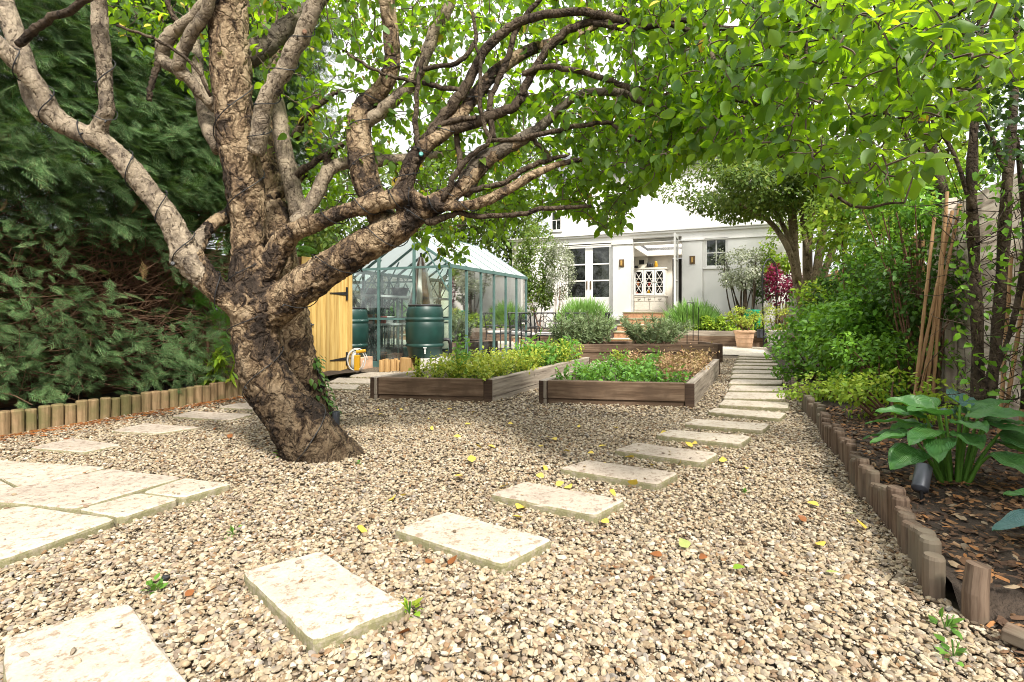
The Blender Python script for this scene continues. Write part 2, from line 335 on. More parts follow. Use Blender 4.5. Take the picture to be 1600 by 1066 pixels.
def m_slab(name, base, stain, amount=.5):
    m, n, b, o = mk(name); v = objc(n); f = noise_n(n, v, 5, 6, .6); f2 = noise_n(n, v, 24, 7, .8); f3 = noise_n(n, v, 90, 4)
    r = ramp(n, [(.3, tuple(c * .82 for c in base)), (.6, base), (.8, tuple(min(.9, c * 1.12) for c in base))]); n.links.new(f, r.inputs[0])
    rs = ramp(n, [(.52, (0, 0, 0)), (.60, (amount,) * 3)]); n.links.new(f2, rs.inputs[0]); c = mixc(n, r.outputs[0], stain, rs.outputs[0])
    g = n.nodes.new('ShaderNodeNewGeometry'); sx = N(n, 'ShaderNodeSeparateXYZ'); n.links.new(g.outputs['True Normal'], sx.inputs[0])
    side = N(n, 'ShaderNodeMath', operation='LESS_THAN'); side.inputs[1].default_value = .5; n.links.new(sx.outputs[2], side.inputs[0])
    ra = ramp(n, [(.4, (.30, .26, .19)), (.55, (.20, .19, .09)), (.7, (.38, .32, .24))]); n.links.new(f2, ra.inputs[0])   # mossy cut edge, with the shade on slab sides put into its colour
    c = mixc(n, c, ra.outputs[0], side.outputs[0]); c = mixc(n, c, f3, .3, 'OVERLAY')
    n.links.new(c, b.inputs['Base Color']); b.inputs['Roughness'].default_value = .85; b.inputs['Specular IOR Level'].default_value = .25
    h = N(n, 'ShaderNodeMath', operation='SUBTRACT'); n.links.new(f3, h.inputs[0]); n.links.new(rs.outputs[0], h.inputs[1]); bump(n, b, h.outputs[0], .35, .006); return m
M['slab'] = m_slab('limestone_slab', (.47, .41, .33), (.23, .16, .10), .8)
M['slab2'] = m_slab('limestone_slab_worn', (.44, .37, .30), (.21, .15, .11), .8)
M['patio'] = m_slab('patio_stone', (.62, .56, .46), (.4, .34, .25), .4)
M['apple_bark'] = m_bark('apple_bark', [(.32, (.018, .014, .011)), (.44, (.065, .046, .033)), (.49, (.20, .135, .08)), (.55, (.37, .27, .165)), (.68, (.44, .34, .225)), (.80, (.27, .225, .175))], 5.5, 1.0, .022, low=True)
M['limb_bark'] = m_bark('limb_bark', [(.28, (.04, .033, .027)), (.42, (.17, .135, .10)), (.56, (.32, .26, .185)), (.78, (.42, .35, .26))], 12, .6, .008)
M['dark_bark'] = m_bark('dark_bark', [(.3, (.025, .018, .013)), (.52, (.085, .062, .042)), (.78, (.20, .155, .105))], 9, .8, .012)
M['grey_bark'] = m_bark('grey_bark', [(.3, (.05, .042, .034)), (.55, (.14, .115, .085)), (.8, (.27, .23, .17))], 9, .7, .012)
M['tan_bark'] = m_bark('tan_bark', [(.3, (.10, .075, .045)), (.55, (.26, .20, .12)), (.8, (.40, .32, .21))], 9, .7, .012)
M['twig'] = m_plain('twig', (.10, .07, .05), .8, .4, 20)
M['brown_twig'] = m_plain('brown_twig', (.16, .085, .05), .85, .45, 15)
M['apple_leaf'] = m_leaf('apple_leaf', [(.05, .105, .014), (.018, .052, .012), (.08, .15, .016), (.022, .065, .016), (.12, .19, .018), (.014, .045, .014)], (.44, .72, .015), .50, .45, .22, under=(.11, .19, .06))
M['yellow_leaf'] = m_leaf('yellow_leaf', [(.72, .50, .04), (.60, .42, .05), (.75, .58, .10), (.50, .40, .06)], (.7, .5, .05), .3)
M['pale_leaf'] = m_leaf('pale_fallen_leaf', [(.30, .38, .10), (.42, .45, .16)], (.4, .5, .1), .3)
M['brown_leaf'] = m_leaf('brown_leaf', [(.33, .11, .03), (.22, .08, .03), (.40, .17, .04)], (.3, .1, .02), .2)
M['conifer'] = m_leaf('conifer_spray', [(.06, .13, .045), (.13, .25, .085), (.022, .048, .02), (.26, .40, .17), (.10, .08, .03)], (.14, .26, .04), .2, .6, .15, vary=.55)
M['conifer_bright'] = m_leaf('conifer_bright', [(.06, .17, .02), (.10, .24, .03), (.05, .13, .02)], (.16, .36, .03), .3)
M['conifer_dead'] = m_leaf('conifer_dead', [(.30, .22, .09), (.20, .11, .06)], (.3, .2, .05), .2)
M['shrub_green'] = m_leaf('shrub_green', [(0.094, 0.244, 0.022), (0.169, 0.356, 0.028), (0.056, 0.150, 0.020), (0.225, 0.431, 0.034)], (.22, .42, .03), .36, .45, .25)
M['shrub_dark'] = m_leaf('shrub_dark', [(0.044, 0.112, 0.019), (0.082, 0.184, 0.027), (0.030, 0.072, 0.014), (0.122, 0.245, 0.027)], (.14, .26, .03), .3, .45, .25)
M['haw_leaf'] = m_leaf('haw_leaf', [(.014, .038, .012), (.03, .07, .018), (.01, .022, .012), (.05, .10, .02)], (.10, .22, .02), .2)
M['shrub_lime'] = m_leaf('shrub_lime', [(0.240, 0.390, 0.027), (0.330, 0.450, 0.036), (0.150, 0.300, 0.027), (0.450, 0.510, 0.054)], (.36, .5, .05), .4)
M['veg_lime'] = m_leaf('veg_lime', [(0.300, 0.400, 0.050), (0.425, 0.475, 0.062), (0.188, 0.312, 0.037), (0.525, 0.500, 0.088)], (.5, .55, .06), .4)
M['veg_green'] = m_leaf('veg_green', [(0.104, 0.260, 0.039), (0.156, 0.338, 0.052), (0.078, 0.182, 0.039)], (.25, .45, .05), .4)
M['veg_dry'] = m_leaf('veg_dry', [(.42, .28, .14), (.50, .36, .20), (.36, .16, .10), (.46, .40, .16)], (.4, .3, .1), .3)
M['silver_leaf'] = m_leaf('silver_leaf', [(.30, .33, .22), (.42, .43, .34), (.20, .24, .12), (.50, .50, .42)], (.3, .35, .15), .3)
M['lavender'] = m_leaf('lavender_leaf', [(0.180, 0.360, 0.075), (0.255, 0.450, 0.120), (0.135, 0.255, 0.060)], (.25, .4, .06), .35)
M['rosemary'] = m_leaf('rosemary_leaf', [(0.189, 0.270, 0.121), (0.297, 0.378, 0.189), (0.121, 0.176, 0.081)], (.25, .3, .1), .25)
M['purple_leaf'] = m_leaf('purple_leaf', [(.20, .02, .06), (.30, .04, .10), (.12, .015, .03)], (.4, .03, .08), .35)
M['bg_leaf'] = m_leaf('far_leaf', [(0.081, 0.149, 0.027), (0.135, 0.216, 0.034), (0.054, 0.101, 0.024), (0.216, 0.257, 0.041)], (.26, .36, .04), .35)
M['fence_brown'] = m_wood('fence_brown', (.10, .055, .03), (.17, .09, .05), (.04, .022, .014))
M['sleeper'] = m_wood('sleeper_wood', (.15, .095, .06), (.24, .165, .11), (.055, .035, .022), stain=(.10, .065, .042))
M['sleeper_grey_lit'] = m_wood('sleeper_grey_lit', (.30, .25, .20), (.42, .36, .29), (.12, .09, .07))  # paler copy of sleeper: top wall course, and lit sides of the beds
M['sleeper_end'] = m_wood('sleeper_dark', (.06, .036, .024), (.095, .06, .04), (.025, .016, .012))
M['gate'] = m_wood('gate_boards', (.56, .36, .11), (.68, .47, .17), (.36, .20, .06), sx=1.0, sy=16, bmp=.2)
M['log_new'] = m_wood('log_tan', (.22, .145, .075), (.32, .22, .12), (.09, .06, .032), sx=2, sy=18, stain=(.14, .125, .05))
M['log_old'] = m_wood('log_weathered', (.10, .066, .045), (.19, .135, .095), (.035, .022, .016), sx=2, sy=22, stain=(.15, .125, .09))
M['log_gold'] = m_wood('log_gold', (.42, .25, .10), (.52, .34, .15), (.20, .11, .05), sx=2, sy=18)
M['white_board'] = m_wood('white_board', (.62, .51, .42), (.80, .71, .61), (.14, .10, .085), sx=1.2, sy=14, bmp=.7, stain=(.26, .20, .16))
M['white_wall'] = m_plain('white_render', (.86, .84, .80), .8, .04, 2, bmp=.1)
M['white_paint'] = m_plain('white_paint', (.82, .80, .76), .45, .03, 3, bmp=.03)
M['beige_wall'] = m_plain('beige_wall', (.60, .53, .42), .9, .25, 2.5, bmp=.4, bd=.01)
M['cream'] = m_plain('cream_paint', (.74, .69, .60), .6, .05, 3, bmp=.03)
M['brick'] = m_plain('brick', (.42, .22, .12), .9, .3, 14, bmp=.4)
M['slate'] = m_plain('slate_roof', (.10, .10, .11), .7, .3, 10)
M['glass'] = m_glass('greenhouse_glass')
M['pane'] = m_glass('window_pane', (.30, .34, .31), .03)
def m_frost(name):
    m, n, b, o = mk(name); b.inputs['Base Color'].default_value = (.8, .84, .83, 1); b.inputs['Roughness'].default_value = .3; t = n.nodes.new('ShaderNodeBsdfTranslucent'); t.inputs[0].default_value = (.9, .94, .93, 1); x = n.nodes.new('ShaderNodeMixShader'); x.inputs[0].default_value = .55
    n.links.new(b.outputs[0], x.inputs[1]); n.links.new(t.outputs[0], x.inputs[2]); n.links.new(x.outputs[0], o.inputs[0]); return m
M['roofpane'] = m_frost('sky_white_pane')  # white body stands in for sky reflected on the roof glass
M['alu'] = m_plain('green_aluminium', (.085, .16, .145), .45, .2, 6, bmp=.05)
M['barrel'] = m_plain('barrel_plastic', (.009, .042, .035), .42, .25, 5, bmp=.08)
M['black'] = m_plain('black_iron', (.012, .012, .013), .5, .3, 20)
M['wire'] = m_plain('black_cable', (.010, .010, .011), .6, .2, 30)
M['dark'] = m_plain('dark_interior', (.03, .026, .022), .7, .2, 5)  # near-black, for the unlit depth behind windows and doorway
M['grey_metal'] = m_plain('grey_metal', (.06, .066, .08), .42, .2, 10, metal=.3, bmp=.08)
M['terracotta'] = m_plain('terracotta', (.55, .22, .09), .8, .22, 9, bmp=.3)
M['terracotta_pale'] = m_plain('terracotta_pale', (.60, .38, .24), .85, .25, 7, bmp=.3)
M['pot_white'] = m_plain('pot_limed', (.62, .58, .54), .85, .2, 7, bmp=.3)
M['plastic_yellow'] = m_plain('plastic_yellow', (.55, .30, .02), .35, .1, 5, bmp=0)
M['plastic_grey'] = m_plain('plastic_grey', (.55, .56, .55), .4, .1, 5, bmp=0)
M['teal'] = m_plain('teal_plastic', (.06, .26, .23), .4, .15, 5, bmp=0)
M['blue'] = m_plain('blue_fabric', (.10, .16, .30), .7, .2, 5)
M['red'] = m_plain('red_plastic', (.45, .05, .03), .4, .1, 5, bmp=0)
M['cloth_brown'] = m_plain('cloth_brown', (.20, .13, .10), .9, .2, 12)
M['cloth_white'] = m_plain('cloth_white', (.70, .66, .62), .9, .08, 12)
M['bronze'] = m_plain('bronze', (.16, .10, .05), .4, .2, 10, metal=.4)
M['paper'] = m_plain('paper', (.72, .68, .58), .8, .05, 5)
M['gilt'] = m_plain('gilt', (.5, .3, .08), .5, .1, 5)
M['bamboo'] = m_wood('bamboo_cane', (.27, .155, .07), (.40, .25, .125), (.12, .07, .035), sx=3, sy=20)
M['green_glaze'] = m_plain('green_glaze', (.02, .26, .13), .2, .2, 5)
M['hosta'] = None
def m_hosta(name, a, bcol, vein):
    m, n, b, o = mk(name); uv = n.nodes.new('ShaderNodeTexCoord').outputs['UV']; wv = N(n, 'ShaderNodeTexWave', wave_type='BANDS', bands_direction='Y'); wv.inputs['Scale'].default_value = 3.0; wv.inputs['Distortion'].default_value = .4
    n.links.new(uv, wv.inputs['Vector']); f = noise_n(n, objc(n), 9, 4); rp = ramp(n, [(.35, a), (.65, bcol)]); n.links.new(f, rp.inputs[0])
    rv = ramp(n, [(.0, (1, 1, 1)), (.22, (0, 0, 0))]); n.links.new(wv.outputs['Fac'], rv.inputs[0]); k = N(n, 'ShaderNodeMath', operation='MULTIPLY'); k.inputs[1].default_value = .55; n.links.new(rv.outputs[0], k.inputs[0])
    c = mixc(n, rp.outputs[0], vein, k.outputs[0]); n.links.new(c, b.inputs['Base Color']); b.inputs['Roughness'].default_value = .38
    t = n.nodes.new('ShaderNodeBsdfTranslucent'); t.inputs[0].default_value = (.12, .34, .05, 1); ms = n.nodes.new('ShaderNodeMixShader'); ms.inputs[0].default_value = .28
    n.links.new(b.outputs[0], ms.inputs[1]); n.links.new(t.outputs[0], ms.inputs[2]); n.links.new(ms.outputs[0], o.inputs[0]); bump(n, b, wv.outputs['Fac'], .5, .006); return m
M['hosta'] = m_hosta('hosta_leaf', (.06, .19, .05), (.11, .27, .06), (.15, .34, .12))
M['hosta_blue'] = m_hosta('hosta_blue_leaf', (.10, .22, .22), (.14, .28, .26), (.20, .34, .30))

# ================================================================ THE SETTING
mb = MB(); mb.quad((-120, -60, -.02), (120, -60, -.02), (120, 160, -.02), (-120, 160, -.02)); struct('ground', mb, M['earth'])
gpoly = [GW(*q)[:2] for q in ((-4, -5.46), (-4, .9), (2.0, .9), (2.1, .66), (6.2, .66), (17.3, .9), (17.3, -4.6), (11.7, -4.62), (7.0, -7.2), (6.0, -6.0))]
mb = MB(); mb.add([(x, y, -.006) for x, y in gpoly], [np.arange(10)[None]]); struct('gravel_base', mb, M['gravelsheet'])
def soilz(s, t):
    e = max(0., 1 - (t - .72) / .30) * .085 if s < 2.2 else 0.
    return .09 + .035 * mnoise.noise((s * 2, t * 2, 0)) + .02 * mnoise.noise((s * 9, t * 9, 3)) - e
mb = MB(); q = [GW(*k)[:2] for k in ((1.95, .72), (1.95, 2.05), (16, 2.05), (16, .72))]
nx, ny = 10, 90; V = []
for i in range(ny + 1):
    for j in range(nx + 1):
        s = .9 + 15.05 * (i / ny) ** 1.3; t0_ = .665; t = t0_ + (2.02 - t0_) * j / nx; V.append(GW(s, t, soilz(s, t)))
f = [[i * (nx + 1) + j, i * (nx + 1) + j + 1, (i + 1) * (nx + 1) + j + 1, (i + 1) * (nx + 1) + j] for i in range(ny) for j in range(nx)]
mb.add(V, [np.array(f)]); struct('soil_bed', mb, M['soil'], True)
mb = MB(); V = []
for i in range(41):
    for j in range(9):
        s = -1 + 8 * i / 40; t = -5.58 - 1.3 * j / 8; V.append(GW(s, t, .07 + .04 * mnoise.noise((s * 3, t * 3, 5))))
f = [[i * 9 + j, (i + 1) * 9 + j, (i + 1) * 9 + j + 1, i * 9 + j + 1] for i in range(40) for j in range(8)]
mb.add(V, [np.array(f)]); struct('hedge_soil', mb, M['soil'], True)

# ---------------------------------------------------------------- paving slabs
SLABS = []
def slab(quad, ztop, thick, mat, label, group, name='paving_slab', rough=.006, n=14):
    q = np.array([P(x, y, ztop)[:2] for x, y in quad]); c = q.mean(0)
    if (q[1] - q[0])[0] * (q[2] - q[1])[1] - (q[1] - q[0])[1] * (q[2] - q[1])[0] < 0: q = q[::-1]
    SLABS.append(q); ring = []
    for i in range(4):
        a, b = q[i], q[(i + 1) % 4]; d = (b - a); nn = np.array([d[1], -d[0]]) / np.linalg.norm(d)
        for k in range(n):
            u = k / n; p = a + d * u
            if k == 0: p = p + (c - p) / np.linalg.norm(c - p) * .012
            else: p = p + nn * (mnoise.noise((p[0] * 9, p[1] * 9, 1)) * rough * .8 + mnoise.noise((p[0] * 30, p[1] * 30, 2)) * rough * .5)
            ring.append(p)
    ring = np.array(ring); m = len(ring); V = []
    for ins, z in ((.0, ztop - thick), (.0, ztop - .016), (.004, ztop - .006), (.014, ztop)):
        r = ring + (c - ring) / np.linalg.norm(c - ring, axis=1, keepdims=True) * ins
        jit = rng.normal(0, rough * .10, (m, 2)) if ins < .01 else 0
        V.append(np.c_[r + jit, np.full(m, z)])
    for sc_ in (.8, .55, .28):
        r = c + (V[3][:, :2] - c) * sc_; V.append(np.c_[r, [ztop + .0035 * mnoise.noise((x * 7, y * 7, 4)) for x, y in r]])
    V = np.concatenate(V); L = 7; f = []
    for a in range(L - 1):
        for i in range(m): f.append([a * m + i, a * m + (i + 1) % m, (a + 1) * m + (i + 1) % m, (a + 1) * m + i])
    mb = MB(); mb.add(V, [np.array(f), (np.arange(m) + (L - 1) * m)[None]])
    return solo(name, mb, mat, label, 'paving slab', (c[0], c[1], 0), group, smooth=False)
ST_G = 'stepping slabs of the gravel path'
ordn = ['nearest', 'second', 'third', 'fourth', 'fifth', 'sixth', 'seventh', 'eighth', 'ninth', 'tenth', 'eleventh', 'twelfth', 'thirteenth', 'fourteenth', 'fifteenth', 'sixteenth', 'seventeenth', 'eighteenth', 'nineteenth', 'twentieth']
path = [[(6, 995), (203, 938), (330, 1110), (8, 1180)], [(377, 892), (501, 858.6), (638, 945), (489, 1001)],
        [(614, 826), (699, 798), (865, 842), (786, 881)], [(765, 771), (819, 751.6), (978, 780.5), (930, 804)],
        [(873, 731), (916, 718), (1061, 738), (1028, 756)], [(958, 702.5), (993, 691), (1123, 707.5), (1099, 722)],
        [(1024, 679), (1046, 671), (1174, 681), (1156, 693)], [(1069, 662), (1084, 654), (1204, 662), (1191, 672)],
        [(1105, 643), (1116, 637), (1229, 645), (1219, 653.5)], [(1123, 632), (1130, 624), (1233, 629), (1232, 637)]]
desc = ['large bleached limestone slab cut off by the bottom of the photo', 'big pale stepping slab with mossy sides and flaked top', 'stepping slab lying third from the bottom along the path',
        'worn pinkish stepping slab fourth from the bottom of the path', 'stepping slab fifth along the path with yellow leaves at its corner', 'stepping slab sixth along the path from the bottom',
        'stepping slab seventh along the path with leaves scattered round it', 'stepping slab eighth along the path below the raised bed corner', 'stepping slab ninth along the path beside the raised bed', 'stepping slab tenth along the path beside the raised bed']
for i, (q, d) in enumerate(zip(path, desc)):
    slab(q, .05, .1, M['slab2'] if i in (3, 4, 5) else M['slab'], d, ST_G, 'stepping_slab')
ys = [(1130, 1227, 612.5, 623), (1137, 1223, 602, 610.5), (1138, 1222, 592.5, 600), (1140, 1221, 584, 591), (1142, 1219, 577.5, 583.2), (1143, 1217, 571.5, 576.3), (1146, 1215, 566.5, 570.5), (1148, 1213, 562, 565.3), (1150, 1211, 558.2, 561), (1152, 1210, 554.8, 557.3)]
for i, (x0, x1, y0, y1) in enumerate(ys):
    slab([(x0, y1 - 1), (x0 + 5, y0), (x1 + 2, y0 + 1.5), (x1, y1)], .05, .1, M['slab'], 'narrow pale slab %s along the path towards the house' % ordn[10 + i], ST_G, 'stepping_slab', n=6)
PV = 'slabs of the paved corner'
for q, d in (([(-80, 704), (0, 718.5), (167, 730), (29, 762)], 'paving slab at the back of the paved corner'),
             ([(171, 731.5), (286, 745), (117, 794), (-60, 778)], 'large pinkish middle slab of the paved corner'),
             ([(289, 746), (363, 755), (285, 776.5), (221, 768)], 'small square slab at the tip of the paved corner'),
             ([(217, 769.5), (281, 778), (188, 808), (120, 795)], 'small slab on the gravel edge between two larger slabs'),
             ([(36, 788.5), (183, 809.5), (0, 874), (-215, 842)], 'big cream slab nearest the camera on the paved corner'),
             ([(26, 763.5), (-62, 776.5), (-190, 745), (-82, 706)], 'slab at the outer edge of the paved corner')):
    slab(q, .05, .09, M['slab2'] if 'pink' in d else M['slab'], d, PV)
SG = 'slabs leading past the hedge'
for q, d in (([(45, 699), (112, 684), (191, 694), (132, 706)], 'single slab in gravel just behind the paved corner'),
             ([(174, 672.6), (225, 661), (314, 667), (245, 677)], 'single slab in gravel between log edging and apple trunk'),
             ([(267, 650), (300, 642), (396, 647), (358, 656)], 'slab in gravel touching the left side of the apple trunk'),
             ([(340, 636), (372, 629), (440, 633), (410, 640)], 'slab half hidden behind the apple trunk')):
    slab(q, .03, .08, M['slab2'], d, SG, 'stepping_slab')
for q, d in (([(498, 606), (512, 600), (562, 601), (556, 608)], 'slab behind the ivy trunk nearest the gate'), ([(512, 597), (528, 590), (592, 592), (580, 599)], 'slab in front of the wooden gate'),
             ([(545, 588), (560, 581.5), (625, 582), (612, 589)], 'slab before the green water butts')):
    slab(q, .03, .08, M['slab'], d, 'slabs by the gate', 'stepping_slab')

# patio, terrace
mb = MB(); a = [GW(*k)[:2] for k in ((13.6, -4.55), (13.6, .9), (17.4, .9), (17.4, -4.55))]
mb.add([(x, y, -.0) for x, y in a], [np.arange(4)[None]]); mb.add([(x, y, .012) for x, y in a], [np.arange(4)[None]])
struct('patio', mb, M['patio'])
mb = MB(); mb.gbox(16.45, 19.2, -9.5, -3.75, .0, .46); mb.gbox(17.28, 19.2, -2.3, 2.3, 0, .44); struct('terrace_soil', mb, M['soil'])

# ---------------------------------------------------------------- gravel
def inquad(p, q):
    r = np.ones(len(p), bool)
    for i in range(len(q)):
        a, b = q[i], q[(i + 1) % len(q)]; r &= ((b[0] - a[0]) * (p[:, 1] - a[1]) - (b[1] - a[1]) * (p[:, 0] - a[0])) > 0
    return r
ZT = .26
B1 = [P(579, 589, ZT), P(769.5, 593, ZT), P(922, 558, ZT)]; B1.append(B1[0] + B1[2] - B1[1])
B2 = [P(842, 594, ZT), P(1085, 599, ZT), P(1124, 561, ZT)]; B2.append(P(962, 559.5, ZT))
bedq = [np.array([v[:2] for v in b]) for b in (B1, B2)]
def ico(sub, seed):
    bm = bmesh.new(); bmesh.ops.create_icosphere(bm, subdivisions=sub, radius=.5); bm.verts.ensure_lookup_table()
    V = np.array([v.co[:] for v in bm.verts]); Fc = np.array([[v.index for v in f.verts] for f in bm.faces]); bm.free()
    r = np.random.default_rng(seed)
    for k in range(7):          # flat facets, like broken limestone
        d = nrm(r.normal(size=3)); lim = r.uniform(.26, .42); x = V @ d; V = V - np.where(x > lim, x - lim, 0)[:, None] * d
    V += r.normal(0, .018, V.shape); return V, [Fc]
def stones(n, ylo, yhi, sub, lo, hi, seed):
    r = np.random.default_rng(seed)
    Y = np.sqrt(r.uniform(ylo ** 2, yhi ** 2, n)); X = r.uniform(-1.02, 1.02, n) * Y; p = np.c_[X, Y]
    s = p[:, 0] * GX + p[:, 1] * GY; t = p[:, 0] * GY - p[:, 1] * GX
    k = (t > -5.46) & (t < np.where(s < 2.2, .84, .66))
    for q in SLABS:
        c = q.mean(0); k &= ~inquad(p, c + (q - c) * .985)
    for q in bedq: k &= ~inquad(p, q)
    onslab = np.zeros(len(p), bool)
    for q in SLABS: onslab |= inquad(p, q.mean(0) + (q - q.mean(0)) * .93)
    onslab &= (r.random(len(p)) < .0045) & (hi < .034); k |= onslab; zadd = np.where(onslab, .055, 0.)[k]
    p = p[k]; n = len(p); mb = MB(); L = r.uniform(lo, hi, n) * np.where(r.random(n) < .08, 1.35, 1)
    a = r.uniform(0, 2 * math.pi, n); d = np.c_[np.cos(a), np.sin(a), r.normal(0, .28, n)]; up = np.c_[r.normal(0, .3, (n, 2)), np.ones(n)]
    Rm = basis(d, up); sc = np.c_[L, L * r.uniform(.5, .85, n), L * r.uniform(.32, .6, n)]
    pos = np.c_[p, zadd + r.uniform(.0, .016, n) * (zadd == 0) + .006 * (zadd == 0) * np.array([mnoise.noise((x * 2.5, y * 2.5, 9)) for x, y in p])]
    idx = r.integers(0, 8, n)
    for v in range(8):
        tv, tf = ico(sub, seed * 10 + v); w = idx == v; mb.scatter(tv, tf, pos[w], Rm[w], sc[w])
    return mb
G = MB()
def merge(A, Bm):
    for f, u in zip(Bm.f, Bm.uv): A.f.append(f + A.n); A.uv.append(u)
    A.v += Bm.v; A.n += Bm.n
merge(G, stones(int(2.04 / 2 * (2.3 ** 2 - 1.2 ** 2) * 5400), 1.2, 2.3, 2, .018, .033, 1))
merge(G, stones(int(1.02 * (5.0 ** 2 - 2.3 ** 2) * 4200), 2.3, 5.0, 1, .019, .033, 2))
merge(G, stones(int(1.02 * (11.5 ** 2 - 5.0 ** 2) * 1100), 5.0, 11.5, 1, .025, .044, 3))
merge(G, stones(int(1.02 * (3.0 ** 2 - 1.2 ** 2) * 7500), 1.2, 3.0, 1, .006, .013, 4))
gs = bpy.data.objects.new('gravel', G.mesh('gravel', (0, 0, 0), False)); COL.objects.link(gs); gs.data.materials.append(M['gravel'])
tag(gs, 'loose cream and buff limestone gravel covering the garden floor', 'gravel', kind='stuff')

# ---------------------------------------------------------------- raised beds of sleepers
def raised_bed(name, label, q, z1, planks, mats, soil_z, group, thick=.09):
    c = np.mean(q, 0); b = thing(name, label, 'raised bed', (c[0], c[1], 0), group)
    q = [np.array([v[0], v[1], 0]) for v in q]
    zs = np.linspace(-.03, z1, planks + 1)
    zs = np.array([-.05, z1 - .20, z1]) if planks == 2 else np.array([-.05] + list(z1 - .17 * np.arange(planks - 1, -1, -1)))
    for i in range(4):
        a, d = q[i], q[(i + 1) % 4]; u = nrm(d - a); inn = np.array([-u[1], u[0], 0]); L = np.linalg.norm(d - a)
        for k in range(len(zs) - 1):
            m = MB(); e0 = .0 if i % 2 else thick + .01; e1 = 0 if i % 2 else thick + .01
            off = -.012 if k == len(zs) - 2 else .006
            st, en = a + u * e0, d - u * e1; mid = (st + en) / 2 + inn * (thick / 2 + off * (1 if i % 2 == 0 else .2))
            m.box(mid + UP * ((zs[k] + zs[k + 1]) / 2), u, inn, UP, np.linalg.norm(en - st) / 2, thick / 2, (zs[k + 1] - zs[k]) / 2 - .002)
            part('sleeper', m, mats[i], b, bevel=.006)
        if i % 2 == 0:
            for e in (a + u * (thick + .01) / 2 - u * 0, d - u * (thick + .01) / 2):
                m = MB(); m.box(e + inn * .018 + UP * (z1 / 2 - .02), u, inn, UP, (thick + .008) / 2, .034, z1 / 2 + .016); part('post', m, M['sleeper_end'], b, bevel=.005)
    m = MB(); cc = np.mean(q, 0); V = []; nn = 14
    for i in range(nn + 1):
        for j in range(nn + 1):
            u, w = i / nn, j / nn; p = (1 - w) * ((1 - u) * q[0] + u * q[1]) + w * ((1 - u) * q[3] + u * q[2]); p = cc + (p - cc) * .965
            p[2] = soil_z + .03 * mnoise.noise((p[0] * 5, p[1] * 5, 0)); V.append(p)
    m.add(V, [np.array([[i * (nn + 1) + j, (i + 1) * (nn + 1) + j, (i + 1) * (nn + 1) + j + 1, i * (nn + 1) + j + 1] for i in range(nn) for j in range(nn)])])
    part('soil', m, M['soil'], b, True); return b
BG = 'raised beds of timber sleepers'
raised_bed('raised_bed', 'timber raised bed full of yellow green plants beside the greenhouse', B1, ZT, 2, [M['sleeper'], M['sleeper_grey_lit'], M['sleeper'], M['sleeper_grey_lit']], .17, BG)  # long sides of both beds paler: light on them put into the wood colour
raised_bed('raised_bed', 'timber raised bed of green and dried plants beside the stepping path', B2, ZT, 2, [M['sleeper'], M['sleeper_grey_lit'], M['sleeper'], M['sleeper_grey_lit']], .15, BG)
B3z = .385
a3, b3 = P(822, 538, B3z), P(1128, 537, B3z); b3 = P(1129, 537.5, B3z); dv = nrm((b3 - a3) * [1, 1, 0]); inn3 = np.array([-dv[1], dv[0], 0])
B3 = [a3, b3, b3 + inn3 * 1.1, a3 + inn3 * 1.1]
raised_bed('raised_bed', 'long low sleeper bed holding the rosemary bushes before the patio', B3, B3z, 3, [M['sleeper']] * 4, .31, BG)

# retaining walls of the terrace
def sleeper_wall(label, s, t0, t1, h):
    b = thing('retaining_wall', label, 'sleeper wall', GW(s, (t0 + t1) / 2, 0), 'sleeper walls holding up the terrace')
    n = 3
    for k in range(n):
        m = MB(); m.gbox(s - .11 + .006 * (k % 2), s, t0, t1, h / n * k + (.002 if k else -.05), h / n * (k + 1)); part('sleeper', m, M['sleeper_grey_lit'] if k == n - 1 else M['sleeper'], b, bevel=.008)
s_r, _ = ST(P(1160, 541, 0))
sleeper_wall('weathered sleeper wall behind the two terracotta pots', 17.25, -2.28, 2.2, .47)
sleeper_wall('sleeper wall below the lavender behind the patio chairs', 16.4, -9.0, -3.78, .48)

# ---------------------------------------------------------------- house
S0 = 19.04
def ht(px, S=S0): return ST(onS(px, 450, S))[1]
def hz(px, py, S=S0): return onS(px, py, S)[2]
FLOOR = hz(1030, 487.5)
house = thing('house', 'white rendered house with open garden doors at the end of the path', 'house', GW(S0, -3, 0))
tL, tR = ht(800), ht(1262)
d0, d1, o0, o1, w0, w1 = ht(881), ht(957), ht(988.5), ht(1065), ht(1101), ht(1137)
LED = hz(975, 363.5); hd = hz(920, 381); ho = hz(1030, 370.5); wz0, wz1 = hz(1112, 418), hz(1112, 372)
m = MB(); S1 = S0 + .3
m.gbox(S0, S1, tL, d0, 0, LED - .12); m.gbox(S0, S1, d0, d1, hd, LED - .12); m.gbox(S0, S1, d0, d1, 0, FLOOR - .02)
m.gbox(S0, S1, d1, o0, 0, LED - .12); m.gbox(S0, S1, o0, o1, ho, LED - .12); m.gbox(S0, S1, o1, w0, 0, LED - .12)
m.gbox(S0, S1, w0, w1, 0, wz0); m.gbox(S0, S1, w0, w1, wz1, LED - .12); m.gbox(S0, S1, w1, tR, 0, LED - .12)
part('wall', m, M['white_wall'], house)
m = MB(); m.gbox(S0 - .10, S0 + .7, tL - .1, tR + .1, LED - .12, LED - .05); m.gbox(S0 - .16, S0 + .7, tL - .14, tR + .14, LED - .048, LED); m.gbox(S0 - .05, S0, tL, tR, LED - .42, LED - .39); part('cornice', m, M['white_paint'], house, bevel=.01)
